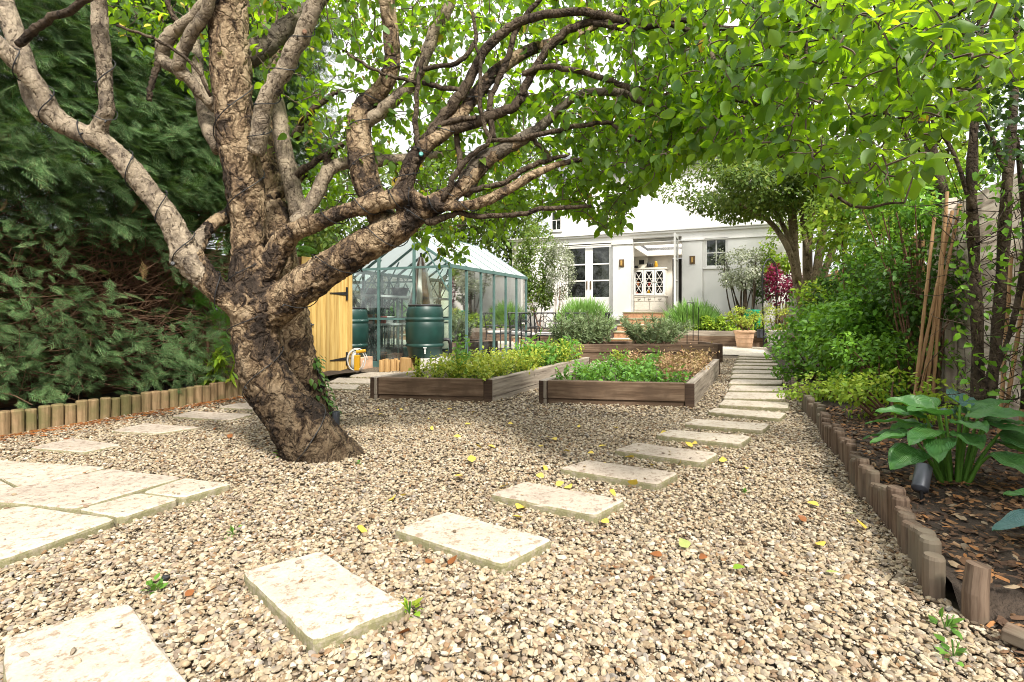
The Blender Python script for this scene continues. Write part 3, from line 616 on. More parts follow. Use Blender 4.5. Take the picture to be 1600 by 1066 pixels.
# upper storey set back above the single storey
SU = S0 + 4.75
def upt(px): return ht(px, SU)
u0, u1 = upt(957), upt(979); uz0, uz1 = hz(968, 354, SU), hz(968, 304, SU); v0, v1 = upt(860), upt(877); vz0, vz1 = hz(868, 361, SU), hz(868, 312, SU)
TOP = 7.4; m = MB()
ed = [tL, v0, v1, u0, u1, tR]
for i, (a, b) in enumerate(zip(ed[:-1], ed[1:])):
    if i in (1, 3):
        z0, z1 = (vz0, vz1) if i == 1 else (uz0, uz1); m.gbox(SU, SU + .3, a, b, LED - .1, z0); m.gbox(SU, SU + .3, a, b, z1, TOP)
    else: m.gbox(SU, SU + .3, a, b, LED - .1, TOP)
m.gbox(SU + .31, SU + 6, tL, tL + .3, FLOOR, TOP); m.gbox(SU + .31, SU + 6, tR - .3, tR, FLOOR, TOP); part('upper_wall', m, M['white_wall'], house)
rf = MB(); a = [GW(SU - .3, tL - .3, TOP - .05), GW(SU - .3, tR + .3, TOP - .05), GW(SU + 3.2, tR + .3, TOP + 1.9), GW(SU + 3.2, tL - .3, TOP + 1.9), GW(SU + 6.4, tR + .3, TOP - .05), GW(SU + 6.4, tL - .3, TOP - .05)]
V = a + [v + UP * .12 for v in a]; rf.add(V, [np.array([[0, 3, 2, 1], [3, 5, 4, 2], [6, 7, 8, 9], [9, 8, 10, 11], [0, 1, 7, 6], [5, 11, 10, 4], [1, 2, 8, 7], [2, 4, 10, 8], [0, 6, 9, 3], [3, 9, 11, 5]])]); part('roof', rf, M['slate'], house)
def sash(t0, t1, z0, z1, S, cols, rows, fr=.07, name='window', bars=.03):
    f = MB(); f.gbox(S + .05, S + .13, t0, t1, z1 - fr, z1); f.gbox(S + .05, S + .13, t0, t1, z0, z0 + fr); f.gbox(S + .05, S + .13, t0, t0 + fr, z0 + fr, z1 - fr); f.gbox(S + .05, S + .13, t1 - fr, t1, z0 + fr, z1 - fr)
    for c in range(1, cols):
        t = t0 + fr + (t1 - t0 - 2 * fr) * c / cols; f.gbox(S + .065, S + .115, t - bars / 2, t + bars / 2, z0 + fr, z1 - fr)
    for r in range(1, rows):
        z = z0 + fr + (z1 - z0 - 2 * fr) * r / rows; f.gbox(S + .067, S + .113, t0 + fr, t1 - fr, z - bars / 2, z + bars / 2)
    w = part(name, f, M['white_paint'], house, bevel=.004)
    g = MB(); g.gbox(S + .086, S + .094, t0 + fr, t1 - fr, z0 + fr, z1 - fr); part('pane', g, M['pane'], w)
    s = MB(); s.gbox(S - .06, S + .14, t0 - .06, t1 + .06, z0 - .06, z0 - .002); part('sill', s, M['white_paint'], w, bevel=.005); return w
sash(u0, u1, uz0, uz1, SU, 2, 3); sash(v0, v1, vz0, vz1, SU, 2, 3); sash(w0, w1, wz0, wz1, S0, 2, 2)
dk = MB(); dk.gbox(S0 + 1.85, S0 + 1.9, tL + .35, o0 - 1.5, FLOOR - .1, LED - .2); dk.gbox(SU + 1.2, SU + 1.25, tL + .35, tR - .35, LED + .2, TOP); dk.gbox(S0 + 1.85, S0 + 1.9, o1 + .8, tR - .35, FLOOR - .1, LED - .2); part('dark_backing', dk, M['dark'], house)  # near-black boards behind the windows stand in for unlit rooms
# closed french doors: two leaves of three panes
mid = ht(919.5)
for k, (a, b) in enumerate(((d0, mid - .003), (mid + .003, d1))):
    f = MB(); z0, z1 = FLOOR, hd - .03; st = .14; f.gbox(S0 + .06, S0 + .12, a, a + st, z0, z1); f.gbox(S0 + .06, S0 + .12, b - st, b, z0, z1); f.gbox(S0 + .06, S0 + .12, a + st, b - st, z1 - .12, z1); f.gbox(S0 + .06, S0 + .12, a + st, b - st, z0, z0 + .55)
    for r in (1, 2):
        z = z0 + .55 + (z1 - z0 - .67) * r / 3; f.gbox(S0 + .065, S0 + .115, a + st, b - st, z - .025, z + .025)
    dr = part('door', f, M['white_paint'], house, bevel=.006)
    g = MB(); g.gbox(S0 + .088, S0 + .094, a + st, b - st, z0 + .55, z1 - .12); part('pane', g, M['pane'], dr)
    t = b - .07 if k == 0 else a + .07; h = MB(); h.gbox(S0 + .03, S0 + .058, t - .02, t + .02, FLOOR + .85, FLOOR + 1.15); part('handle', h, M['bronze'], dr)
# open door leaves folded back beside the opening
lf = MB(); lf.gbox(S0 - .95, S0 - .02, o1 - .16, o1 - .1, FLOOR, FLOOR + .35); lf.gbox(S0 - .95, S0 - .02, o1 - .16, o1 - .1, ho - .14, ho - .02)
for a in (-.95, -.14): lf.gbox(S0 + a, S0 + a + .12, o1 - .16, o1 - .1, FLOOR + .35, ho - .14)
for r in (1, 2): z = FLOOR + .35 + (ho - .49 - FLOOR) * r / 3; lf.gbox(S0 - .83, S0 - .14, o1 - .155, o1 - .105, z - .02, z + .02)
dl = part('door', lf, M['white_paint'], house, bevel=.005, label='glazed door leaf standing open'); g = MB(); g.gbox(S0 - .83, S0 - .14, o1 - .133, o1 - .127, FLOOR + .35, ho - .14); part('pane', g, M['pane'], dl)
# piers, caps and the deep beam over the opening
for a, b in ((ht(958.5), ht(987)), (ht(1066), ht(1098))):
    c = MB(); c.gbox(S0 - .12, S0 - .003, a, b, FLOOR - .25, LED - .45); c.gbox(S0 - .17, S0 - .002, a - .04, b + .04, LED - .445, LED - .38); c.gbox(S0 - .15, S0 - .002, a - .02, b + .02, FLOOR - .3, FLOOR - .12); part('pier', c, M['white_wall'], house, bevel=.012)
# room seen through the open doors
SB = S0 + 4.4; tl, tr = o0 - 1.2, o1 + .55; CZ = hz(1040, 400.5, SB)
m = MB(); m.gbox(S1, SB + .2, tl - .2, tr + .2, FLOOR - .2, FLOOR); part('room_floor', m, M['cream'], house)
tdw0, tdw1 = ht(1050.5, SB), ht(1066, SB); dz = hz(1055, 403, SB)
m = MB(); m.gbox(SB, SB + .15, tl, tdw0, FLOOR, CZ); m.gbox(SB, SB + .15, tdw0, tdw1, dz, CZ); m.gbox(SB, SB + .15, tdw1, tr + .1, FLOOR, CZ); m.gbox(S1, SB, tl - .12, tl, FLOOR, CZ); m.gbox(S1, SB, tr, tr + .12, FLOOR, CZ); part('room_wall', m, M['cream'], house)
m = MB(); m.gbox(SB + 1.2, SB + 1.25, tdw0 - .5, tdw1 + .5, FLOOR, CZ); part('dark_passage_sheet', m, M['dark'], house)  # near-black sheet paints the darkness beyond the doorway
sk = (S1 + .12, SB - .45, o0 - .1, o1 + .45)
m = MB(); m.gbox(S1, sk[0], tL, tR, LED - .24, LED - .125); m.gbox(sk[1], SU, tL, tR, LED - .24, LED - .125); m.gbox(sk[0], sk[1], tL, sk[2], LED - .24, LED - .125); m.gbox(sk[0], sk[1], sk[3], tR, LED - .24, LED - .125); part('flat_roof', m, M['slate'], house)
m = MB(); m.gbox(S1, sk[0], tl, tr, CZ, CZ + .1); m.gbox(sk[1], SB, tl, tr, CZ, CZ + .1); m.gbox(sk[0], sk[1], tl, sk[2], CZ, CZ + .1); m.gbox(sk[0], sk[1], sk[3], tr, CZ, CZ + .1); part('ceiling', m, M['cream'], house)
m = MB(); m.gbox(sk[0] - .05, sk[1] + .05, sk[2] - .06, sk[2], CZ + .1, LED + .05); m.gbox(sk[0] - .05, sk[1] + .05, sk[3], sk[3] + .06, CZ + .1, LED + .05); m.gbox(sk[1], sk[1] + .06, sk[2], sk[3], CZ + .1, LED + .05); m.gbox(sk[0] - .06, sk[0], sk[2], sk[3], CZ + .1, LED + .05); part('skylight_well', m, M['white_paint'], house)
# steps
stp = thing('garden_steps', 'brick and stone steps climbing to the open house doors', 'steps', GW(16, (ht(975) + ht(1045)) / 2, 0))
n = 5
for k in range(n):
    a0 = 16.45 + .5 * k; a1 = 19.0; z1 = FLOOR / n * (k + 1); z0 = FLOOR / n * k; m = MB(); m.gbox(a0 + .03, a1, -3.74, -2.31, z0, z1 - .05); part('riser', m, M['brick'], stp)
    m = MB(); m.gbox(a0, min(a0 + .56, a1) if k < n - 1 else a1, -3.76, -2.29, z1 - .049, z1); part('tread', m, M['patio'], stp, bevel=.008)
# wall lamps
for px, py, d in ((971.5, 411.5, 'bronze box wall lamp on the pier beside the closed french doors'), (1081.7, 406.5, 'bronze box wall lamp on the pier beside the far window')):
    c = onS(px, py, S0 - .12); s, t = ST(c); z = c[2]; l = thing('wall_lamp', d, 'wall lamp', c, 'bronze wall lamps on the house')
    m = MB(); m.gbox(s - .03, s, t - .09, t + .09, z - .14, z + .14); part('back_plate', m, M['bronze'], l, bevel=.006)
    m = MB(); m.gbox(s - .10, s - .031, t - .03, t + .03, z - .09, z + .09); part('lamp_shade', m, M['gilt'], l, bevel=.008)
# dresser
SC_ = SB - .42; c0, c1 = ht(989, SC_), ht(1040, SC_); zt = hz(1015, 421, SC_); zm = hz(1015, 461, SC_)
dr = thing('dresser', 'pale painted dresser with latticed glass doors inside the house', 'dresser', GW(SC_, (c0 + c1) / 2, FLOOR))
m = MB(); m.gbox(SC_ - .05, SB - .01, c0 + .05, c1 + .02, FLOOR + .02, zm - .08); m.gbox(SC_ - .10, SB - .012, c0, c1 + .06, zm - .078, zm - .03); part('base', m, M['cream'], dr, bevel=.008)
m = MB(); m.gbox(SB - .06, SB - .015, c0, c1, zm - .03, zt); m.gbox(SC_, SB - .061, c0, c0 + .05, zm - .03, zt); m.gbox(SC_, SB - .061, c1 - .05, c1, zm - .03, zt); m.gbox(SC_ - .04, SB - .015, c0 - .04, c1 + .04, zt + .002, zt + .07); part('cabinet', m, M['cream'], dr, bevel=.006)
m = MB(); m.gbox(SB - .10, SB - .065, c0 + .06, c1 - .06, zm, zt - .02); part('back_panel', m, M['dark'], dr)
cw = (c1 - c0 - .06) / 3
for k in range(3):
    a = c0 + .03 + cw * k + .01; b = a + cw - .02; z0, z1 = zm, zt - .02; f = MB(); f.gbox(SC_ - .02, SC_, a, b, z1 - .07, z1); f.gbox(SC_ - .02, SC_, a, b, z0, z0 + .07); f.gbox(SC_ - .02, SC_, a, a + .07, z0 + .07, z1 - .07); f.gbox(SC_ - .02, SC_, b - .07, b, z0 + .07, z1 - .07)
    for (u0_, v0_, u1_, v1_) in ((0, 0, 1, .5), (1, 0, 0, .5), (0, .5, 1, 1), (1, .5, 0, 1), (.0, .5, 1, .5)):
        f.bar(GW(SC_ - .012, a + .07 + (b - a - .14) * u0_, z0 + .07 + (z1 - z0 - .14) * v0_), GW(SC_ - .012, a + .07 + (b - a - .14) * u1_, z0 + .07 + (z1 - z0 - .14) * v1_), .02, .02, np.array([GX, GY, 0]))
    d = part('door', f, M['white_paint'], dr); kn = MB(); kn.lathe(GW(SC_ - .03, b - .035 if k < 2 else a + .035, (z0 + z1) / 2), [(.0, -.02), (.02, -.015), (.02, .015), (0, .02)], 8); part('knob', kn, M['black'], d)
    for sh in (.33, .66):
        z = z0 + (z1 - z0) * sh; q = MB(); q.gbox(SC_ + .02, SB - .11, a, b, z - .012, z + .012); part('shelf', q, M['cream'], dr)
    dw = MB(); dw.gbox(SC_ - .075, SC_ - .052, c0 + .07 + cw * k, c0 + .07 + cw * k + cw - .03, zm - .27, zm - .10); q = part('drawer', dw, M['cream'], dr, bevel=.005)
    hd_ = MB(); hd_.tube([GW(SC_ - .08, c0 + .07 + cw * (k + .35), zm - .17), GW(SC_ - .11, c0 + .07 + cw * (k + .5), zm - .19), GW(SC_ - .08, c0 + .07 + cw * (k + .62), zm - .17)], .012, 6); part('handle', hd_, M['black'], q)
for a, b in ((.0, .5), (.5, 1)):
    q = MB(); q.gbox(SC_ - .075, SC_ - .052, c0 + .07 + (c1 - c0 - .08) * a + .01, c0 + .07 + (c1 - c0 - .08) * b - .01, FLOOR + .1, zm - .29); part('cupboard_door', q, M['cream'], dr, bevel=.006)
cols = ['red', 'teal', 'plastic_yellow', 'green_glaze', 'pot_white', 'terracotta', 'blue']
for k in range(9):
    t = c0 + .14 + (c1 - c0 - .28) * (k % 5 + .2 * (k // 5)) / 4.4; z = [zm + .0, zm + (zt - zm) * .345][k // 5] + .012; m = MB(); h = .12 + .05 * (k % 3)
    m.lathe(GW(SC_ + .14, t, z), [(.035, 0), (.07, h * .4), (.05, h * .8), (.045, h)], 10); solo('jar', m, M[cols[k % 7]], '%s jar on the %s shelf of the dresser' % (['red', 'teal', 'yellow', 'green', 'white', 'rust', 'blue'][k % 7], ['lower', 'middle'][k // 5]), 'jar', GW(SC_ + .14, t, z), 'crockery in the dresser', True)
m = MB(); z = zt + .072; t = ht(1001, SC_); m.gbox(SC_ + .2, SC_ + .24, t - .27, t + .27, z, z + .5); pic = solo('picture', m, M['paper'], 'cream framed picture leaning on top of the dresser', 'picture', GW(SC_ + .2, t, z))
m = MB(); m.gbox(SC_ + .19, SC_ + .199, t - .1, t + .12, z + .17, z + .36); part('print', m, M['black'], pic)
for px, mt, d, r, h in ((1013, 'black', 'black jug on top of the dresser', .09, .22), (1017, 'black', 'dark teapot on top of the dresser', .11, .18), (1024.5, 'plastic_yellow', 'yellow jug on top of the dresser', .08, .27), (993, 'black', 'dark bowl before the picture on the dresser', .12, .1)):
    t = ht(px, SC_); m = MB(); m.lathe(GW(SC_ + .08, t, z), [(r * .7, 0), (r, h * .4), (r * .7, h * .8), (r * .75, h)], 12); solo('jug' if 'jug' in d else 'pot', m, M[mt], d, 'jug' if 'jug' in d else 'pot', GW(SC_ + .08, t, z), smooth=True)

# ---------------------------------------------------------------- boundary fences and walls
def board_fence(name, label, t, s0, s1, h, mat, side, nb=12, post=True, cat='fence', pmat=None, z0=0.02):
    f = thing(name, label, cat, GW((s0 + s1) / 2, t, 0)); m = MB(); bh = (h - z0) / nb
    for k in range(nb):
        n = max(1, int((s1 - s0) / 2.4)); r = rng.uniform(0, .3)
        cuts = np.linspace(s0, s1, n + 1)
        for a, b in zip(cuts[:-1], cuts[1:]): m.gbox(a + .004, b - .004, t - .012 + rng.uniform(-.006, .006), t + .012 + rng.uniform(-.006, .006), z0 + bh * k + .0015, z0 + bh * (k + 1) - .0015, along='s')
    m.gbox(s0, s1, t - side * .035 - .004, t - side * .035 + .004, .0, h - .02, along='s')
    part('boards', m, mat, f)
    if post:
        for s in np.arange(s0, s1 + .01, 1.83):
            m = MB(); m.gbox(s - .05, s + .05, t + side * .02, t + side * .12, 0, h + .05, along='z'); part('post', m, pmat or mat, f, bevel=.005)
    return f
board_fence('board_fence', 'old whitewashed board fence behind the thorny stems and bamboo canes', 2.04, 1.2, 7.6, 2.12, M['white_board'], -1, 13, True, pmat=M['white_board'])
board_fence('board_fence', 'dark brown board fence behind the conifer hedge', -6.75, -2.5, 5.2, 1.9, M['fence_brown'], 1, 14)
f = thing('panel_fence', 'brown vertical board fence between conifer hedge and wooden gate', 'fence', GW(5.2, -6.1, 0)); m = MB()
for k in range(15): m.gbox(4.45 + .1 * k, 4.545 + .1 * k, -6.11 + .006 * (k % 2), -6.09 + .006 * (k % 2), .02, 1.75, along='z')
part('boards', m, M['fence_brown'], f)
for s in (4.42, 5.97): m = MB(); m.gbox(s - .05, s + .05, -6.17, -6.07, 0, 1.85, along='z'); part('post', m, M['fence_brown'], f)
f = thing('slat_fence', 'upright bamboo slat fence showing through the leaves', 'fence', GW(11, 2.04, 0)); m = MB()
for s in np.arange(7.7, 18.3, .075): m.gbox(s, s + .05, 2.0 + rng.uniform(0, .02), 2.03, .05, 1.95 + rng.uniform(-.03, .03), along='z')
part('slats', m, M['bamboo'], f)
m = MB(); m.gbox(7.7, 18.3, 2.035, 2.07, .5, .58, along='s'); m.gbox(7.7, 18.3, 2.035, 2.07, 1.5, 1.58, along='s'); part('rail', m, M['bamboo'], f)
m = MB(); m.gbox(6.8, 19, -8.0, -7.75, 0, 1.75, along='s'); bw = solo('boundary_wall', m, M['beige_wall'], 'beige garden wall seen through the greenhouse glass', 'wall', GW(12, -7.9, 0))
m = MB(); m.gbox(6.75, 19, -8.06, -7.69, 1.752, 1.82, along='s'); part('coping', m, M['patio'], bw, bevel=.01)
m = MB(); m.gbox(17.4, 19, 2.1, 2.3, 0, 2.4, along='s'); solo('boundary_wall', m, M['terracotta_pale'], 'sunlit brick side wall behind the purple shrub', 'wall', GW(18, 2.1, 0))

# gate
gt = thing('wooden_gate', 'yellow boarded wooden gate with black strap hinges beside the apple tree', 'gate', GW(6.5, -6.05, 0)); s0, s1 = 5.98, 6.98
m = MB(); nb = 10
for k in range(nb): m.gbox(s0 + (s1 - s0) / nb * k + .003, s0 + (s1 - s0) / nb * (k + 1) - .003, -6.05, -6.028 + .002 * (k % 2), .05, 1.86, along='z')
part('boards', m, M['gate'], gt, bevel=.003)
m = MB(); m.gbox(s0, s1, -6.085, -6.052, .25, .37, along='s'); m.gbox(s0, s1, -6.085, -6.052, 1.5, 1.62, along='s'); part('ledge', m, M['gate'], gt)
for z in (onT(537, 459, -6.03)[2], onT(537, 561, -6.03)[2]):
    m = MB(); V = [GW(s1 - .02, -6.022, z + .03), GW(s1 - .02, -6.022, z - .03), GW(s1 - .42, -6.022, z - .006), GW(s1 - .42, -6.022, z + .006)]; V += [v + np.array([GY, -GX, 0]) * .006 for v in V]
    m.add(V, [np.array([[4, 5, 6, 7], [0, 3, 2, 1], [0, 1, 5, 4], [1, 2, 6, 5], [2, 3, 7, 6], [3, 0, 4, 7]])]); m.gbox(s1 - .045, s1 - .005, -6.024, -6.013, z - .11, z + .11); part('hinge', m, M['black'], gt)
z = onT(478, 508, -6.03)[2]; m = MB(); m.tube([GW(6.0, -6.01, z), GW(6.2, -6.01, z)], .012, 8); m.gbox(6.03, 6.17, -6.026, -6.018, z - .03, z + .03); part('latch', m, M['grey_metal'], gt)
m = MB(); m.gbox(s1 + .01, s1 + .09, -6.09, -6.0, 0, 1.95, along='z'); part('post', m, M['gate'], gt, bevel=.004)
m = MB(); m.gbox(5.9, 7.1, -6.15, -5.95, -.01, .045, along='s'); part('threshold', m, M['patio'], gt, bevel=.005)

# ---------------------------------------------------------------- log edgings
def log_row(label, pts, mat, r, hfun, name='log_edging'):
    c = pts[len(pts) // 2]; e = thing(name, label, 'log edging', (c[0], c[1], 0))
    for i, p in enumerate(pts):
        h = hfun(i); rr = r * rng.uniform(.9, 1.08); d = np.array([rng.normal(0, .012), rng.normal(0, .012), 1.0]); m = MB()
        a = np.array([p[0], p[1], -.08]); b = a + d * (h + .08)
        m.tube([a, a + (b - a) * .5, b - d * .012, b], [rr, rr * .98, rr, rr * .86], 12, ph=rng.uniform(0, 6)); part('log', m, mat, e, False)
    return e
ls = []; s = -.2
while s < 4.5: ls.append(GW(s, -5.5 + .02 * math.sin(s * 2))); s += .092
log_row('even tan log roll edging below the conifer hedge', ls, M['log_new'], .0455, lambda i: .20 + rng.uniform(-.012, .012))
# second edging: the planted bed
ls = []; s = 2.27
while s < 7.6: ls.append(GW(s, .645 + .015 * math.sin(s * 5) + rng.uniform(-.008, .008))); s += .072
hh = [.165 + .03 * math.sin(i * .9) + rng.uniform(-.015, .015) for i in range(len(ls))]
log_row('weathered grey log edging stepping along the hosta bed', ls, M['log_old'], .035, lambda i: hh[i])
c = GW(2.15, .70, 0); m = MB(); m.tube([c - UP * .08, c + UP * .1, c + np.array([.01, .0, .19])], [.035, .035, .032], 12); solo('timber_stake', m, M['log_old'], 'single split stake at the near corner of the log edging', 'stake', c)
c = P(1568, 985, .05); m = MB(); m.bar(c, c + np.array([.16, -.22, -.02]), .07, .035); solo('timber_offcut', m, M['log_old'], 'grey timber offcut lying in the bark at the bottom corner', 'offcut', c, bevel=.004)

# ================================================================ GREENHOUSE
Gs0, Gs1, Gt1, Gt0, EA, RI = 8.1, 11.7, -4.70, -7.10, 1.84, 2.62
gh = thing('greenhouse', 'green framed glass greenhouse behind the raised bed', 'greenhouse', GW(9.9, -5.9, 0)); tm = (Gt0 + Gt1) / 2
def gbar(mb, a, b, w=.045, h=.045): mb.bar(GW(*a), GW(*b), w, h, UP if abs(a[2] - b[2]) < 1.2 else np.array([GX, GY, 0]))
sp = np.linspace(Gs0, Gs1, 7)
tf = [ST(onS(px, 500, Gs0))[1] for px in (647, 592)]
m = MB(); m.gbox(Gs0 - .04, Gs1 + .04, Gt1 - .03, Gt1 + .05, -.01, .10, along='s'); m.gbox(Gs0 - .04, Gs1 + .04, Gt0 - .05, Gt0 + .03, -.01, .10, along='s'); m.gbox(Gs0 - .05, Gs0 + .03, Gt0 + .032, Gt1 - .032, -.01, .095); m.gbox(Gs1 - .03, Gs1 + .05, Gt0 + .032, Gt1 - .032, -.01, .095); part('base', m, M['alu'], gh)
m = MB()
for s in sp:
    for t in (Gt1, Gt0): m.gbox(s - .02, s + .02, t - .025, t + .025, .1, EA - .03, along='z')
for t in tf: m.gbox(Gs0 - .025, Gs0 + .025, t - .02, t + .02, .1, EA + (RI - EA) * (1 - abs(t - tm) / (Gt1 - tm)) - .05, along='z')
for t in (Gt1 - .8, Gt1 - 1.6): m.gbox(Gs1 - .025, Gs1 + .025, t - .02, t + .02, .1, EA + .3, along='z')
part('posts', m, M['alu'], gh)
m = MB()
for t in (Gt1, Gt0): m.gbox(Gs0 - .03, Gs1 + .03, t - .035, t + .035, EA - .028, EA + .035, along='s')
m.gbox(Gs0, Gs1, tm - .03, tm + .03, RI - .03, RI + .04, along='s')
for s in (Gs0, Gs1): m.gbox(s - .02, s + .02, Gt0 + .036, Gt1 - .036, EA - .02, EA + .022)
for s in (Gs0, Gs1): m.gbox(s - .018, s + .018, Gt0 + .026, Gt1 - .026, .88, .92)
part('rails', m, M['alu'], gh)
m = MB()
for s in sp:
    gbar(m, (s, Gt1, EA + .03), (s, tm + .03, RI)); gbar(m, (s, Gt0, EA + .03), (s, tm - .03, RI))
    gbar(m, (s, Gt1 - .03, EA - .45), (s, Gt1 - .45, EA + .25), .02, .02); gbar(m, (s, Gt0 + .03, EA - .45), (s, Gt0 + .45, EA + .25), .02, .02)
part('rafters', m, M['alu'], gh)
m = MB()
for a, b in (((Gs0 + .02, Gt1 - .05, EA - .05), (Gs0 + .02, tf[0] + .05, .12)), ((Gs0 + .02, Gt0 + .05, EA - .05), (Gs0 + .02, tf[1] - .05, .12)), ((sp[0], Gt0 + .03, EA - .1), (sp[2], Gt0 + .03, .12)), ((sp[6], Gt1 - .03, EA - .1), (sp[5], Gt1 - .03, .12)), ((sp[1], Gt0 + .03, .12), (sp[3], Gt0 + .03, EA - .1))): gbar(m, a, b, .022, .022)
part('brace', m, M['alu'], gh)
for i in range(6):
    for t in (Gt1, Gt0): m = MB(); m.gbox(sp[i] + .021, sp[i + 1] - .021, t - .003, t + .003, .1, EA - .03, along='s'); part('pane', m, M['glass'], gh)
for i in range(6):
    for t in (Gt1, Gt0):
        m = MB(); a, b = sp[i] + .024, sp[i + 1] - .024; q = [GW(a, t, EA + .045), GW(b, t, EA + .045), GW(b, tm + (.035 if t == Gt1 else -.035), RI + .012), GW(a, tm + (.035 if t == Gt1 else -.035), RI + .012)]; q += [v + UP * .006 for v in q]
        m.add(q, [np.array([[0, 1, 2, 3], [7, 6, 5, 4], [0, 4, 5, 1], [1, 5, 6, 2], [2, 6, 7, 3], [3, 7, 4, 0]])]); part('roof_pane', m, M['roofpane'], gh)
tt = [Gt1 - .026, tf[0], tf[1], Gt0 + .026]
for a, b in zip(tt[:-1], tt[1:]): m = MB(); m.gbox(Gs0 - .003, Gs0 + .003, b + .021, a - .021, .1, EA - .021); part('pane', m, M['glass'], gh)
m = MB(); m.gbox(Gs1 - .003, Gs1 + .003, Gt0 + .03, Gt1 - .03, .1, EA - .021); part('pane', m, M['glass'], gh)
m = MB(); m.gbox(Gs0 + .04, Gs1 - .04, Gt0 + .04, Gt1 - .04, -.01, .03); part('floor', m, M['patio'], gh)  # pale floor added to bounce light up inside the greenhouse
# staging inside
GSG = 'things inside the greenhouse'
def staging(label, s0, s1, t0, t1, zs, mat, legs=3):
    b = thing('staging', label, 'shelving', GW((s0 + s1) / 2, (t0 + t1) / 2, 0)); 
    for z in zs: m = MB(); m.gbox(s0, s1, t0, t1, z - .02, z + .02, along='s'); part('shelf', m, mat, b)
    for s in np.linspace(s0 + .03, s1 - .03, legs):
        for t in (t0 + .03, t1 - .03): m = MB(); m.gbox(s - .015, s + .015, t - .015, t + .015, 0, max(zs) - .022, along='z'); part('leg', m, M['alu'], b)
        m = MB(); gbar(m, (s, t0 + .05, zs[-1] - .35), (s, t1 - .05, zs[-1] - .03), .02, .02); part('strut', m, M['alu'], b)
staging('two tier metal staging along the back of the greenhouse', Gs0 + .15, Gs1 - .2, Gt0 + .08, Gt0 + .62, [.78, 1.35], M['plastic_grey'], 5)
staging('slim ladder shelves by the greenhouse side glass', 9.35, 9.75, -5.35, -4.85, [.3, .6, .9, 1.2], M['pot_white'], 2)
staging('dark timber shelf at the far end of the greenhouse', 10.6, 11.4, -6.2, -5.2, [.7, 1.45], M['sleeper_end'], 2)
# folded parasol hanging inside
c = onS(658, 480, Gs0 + .45); s, t = ST(c); pz = onS(658, 402, Gs0 + .45)[2]; um = thing('folded_parasol', 'folded brown and cream patio parasol standing inside the greenhouse', 'parasol', GW(s, t, 0))
m = MB(); m.tube([GW(s, t, .02), GW(s, t, pz + .08)], .022, 10); part('pole', m, M['black'], um)
for mt, sel in (('cloth_white', 0), ('cloth_brown', 1)):
    m = MB(); K = 8
    for k in range(K):
        if k % 2 != sel: continue
        a0 = 2 * math.pi * k / K; a1 = 2 * math.pi * (k + 1) / K; rows = []
        for u in np.linspace(0, 1, 9):
            r = .03 + .17 * u ** .8; z = pz - u * .95; row = []
            for w in np.linspace(0, 1, 7):
                a = a0 + (a1 - a0) * w; rr = r * (1 + .30 * math.sin(w * math.pi)) * (1 - .25 * (w in (0, 1))); row.append(GW(s + rr * math.sin(a), t + rr * math.cos(a), z))
            rows.append(row)
        V = np.array(rows).reshape(-1, 3); m.add(V, [np.array([[i * 7 + j, i * 7 + j + 1, (i + 1) * 7 + j + 1, (i + 1) * 7 + j] for i in range(8) for j in range(6)])])
    part('canopy', m, M[mt], um, True)
def bucket(label, c, r, h, mat, cat='bucket', group=GSG, name='bucket', taper=.75):
    m = MB(); m.lathe(c, [(r * taper, 0), (r, h), (r * 1.07, h), (r * 1.07, h + .02), (r * .95, h + .02), (r * .93, h - .02), (r * taper * .9, .02)], 20); return solo(name, m, M[mat], label, cat, c, group, True)
bucket('ribbed teal pot lying under the greenhouse staging', GW(8.6, -5.9, .1), .13, .22, 'teal')
bucket('green bucket hanging high on the ladder shelves', GW(9.55, -5.1, 1.22), .13, .2, 'teal')
bucket('blue bucket on the greenhouse floor by the door panes', GW(10.4, -5.0, .12), .18, .3, 'blue')
bucket('red basin beside the log stand in the greenhouse', GW(8.35, -5.55, .1), .16, .07, 'red', 'basin', name='basin')
bucket('stack of brown plant pots on the greenhouse shelf', GW(8.5, -6.7, .80), .12, .16, 'terracotta', 'plant pot', name='plant_pot')
bucket('white tub on the greenhouse lower shelf', GW(9.0, -6.75, .80), .17, .12, 'plastic_grey', 'tub', name='tub')
bucket('wide pale tray on the lower greenhouse shelf', GW(9.6, -6.75, .80), .22, .07, 'pot_white', 'tray', name='tray')
bucket('red handled pail on the greenhouse shelf', GW(8.75, -6.65, .80), .08, .12, 'red', 'pail', name='pail')
bucket('grey metal planter on the upper greenhouse shelf', GW(9.4, -6.7, 1.37), .19, .16, 'grey_metal', 'planter', name='planter')
bucket('pale box planter on the ladder shelves', GW(9.55, -5.1, .62), .15, .14, 'pot_white', 'planter', name='planter')
bucket('dark pot on the floor under the staging', GW(9.2, -6.6, .02), .16, .24, 'black', 'plant pot', name='plant_pot')
bucket('clay pot on the floor under the staging', GW(8.45, -6.5, .02), .14, .2, 'terracotta', 'plant pot', name='plant_pot')

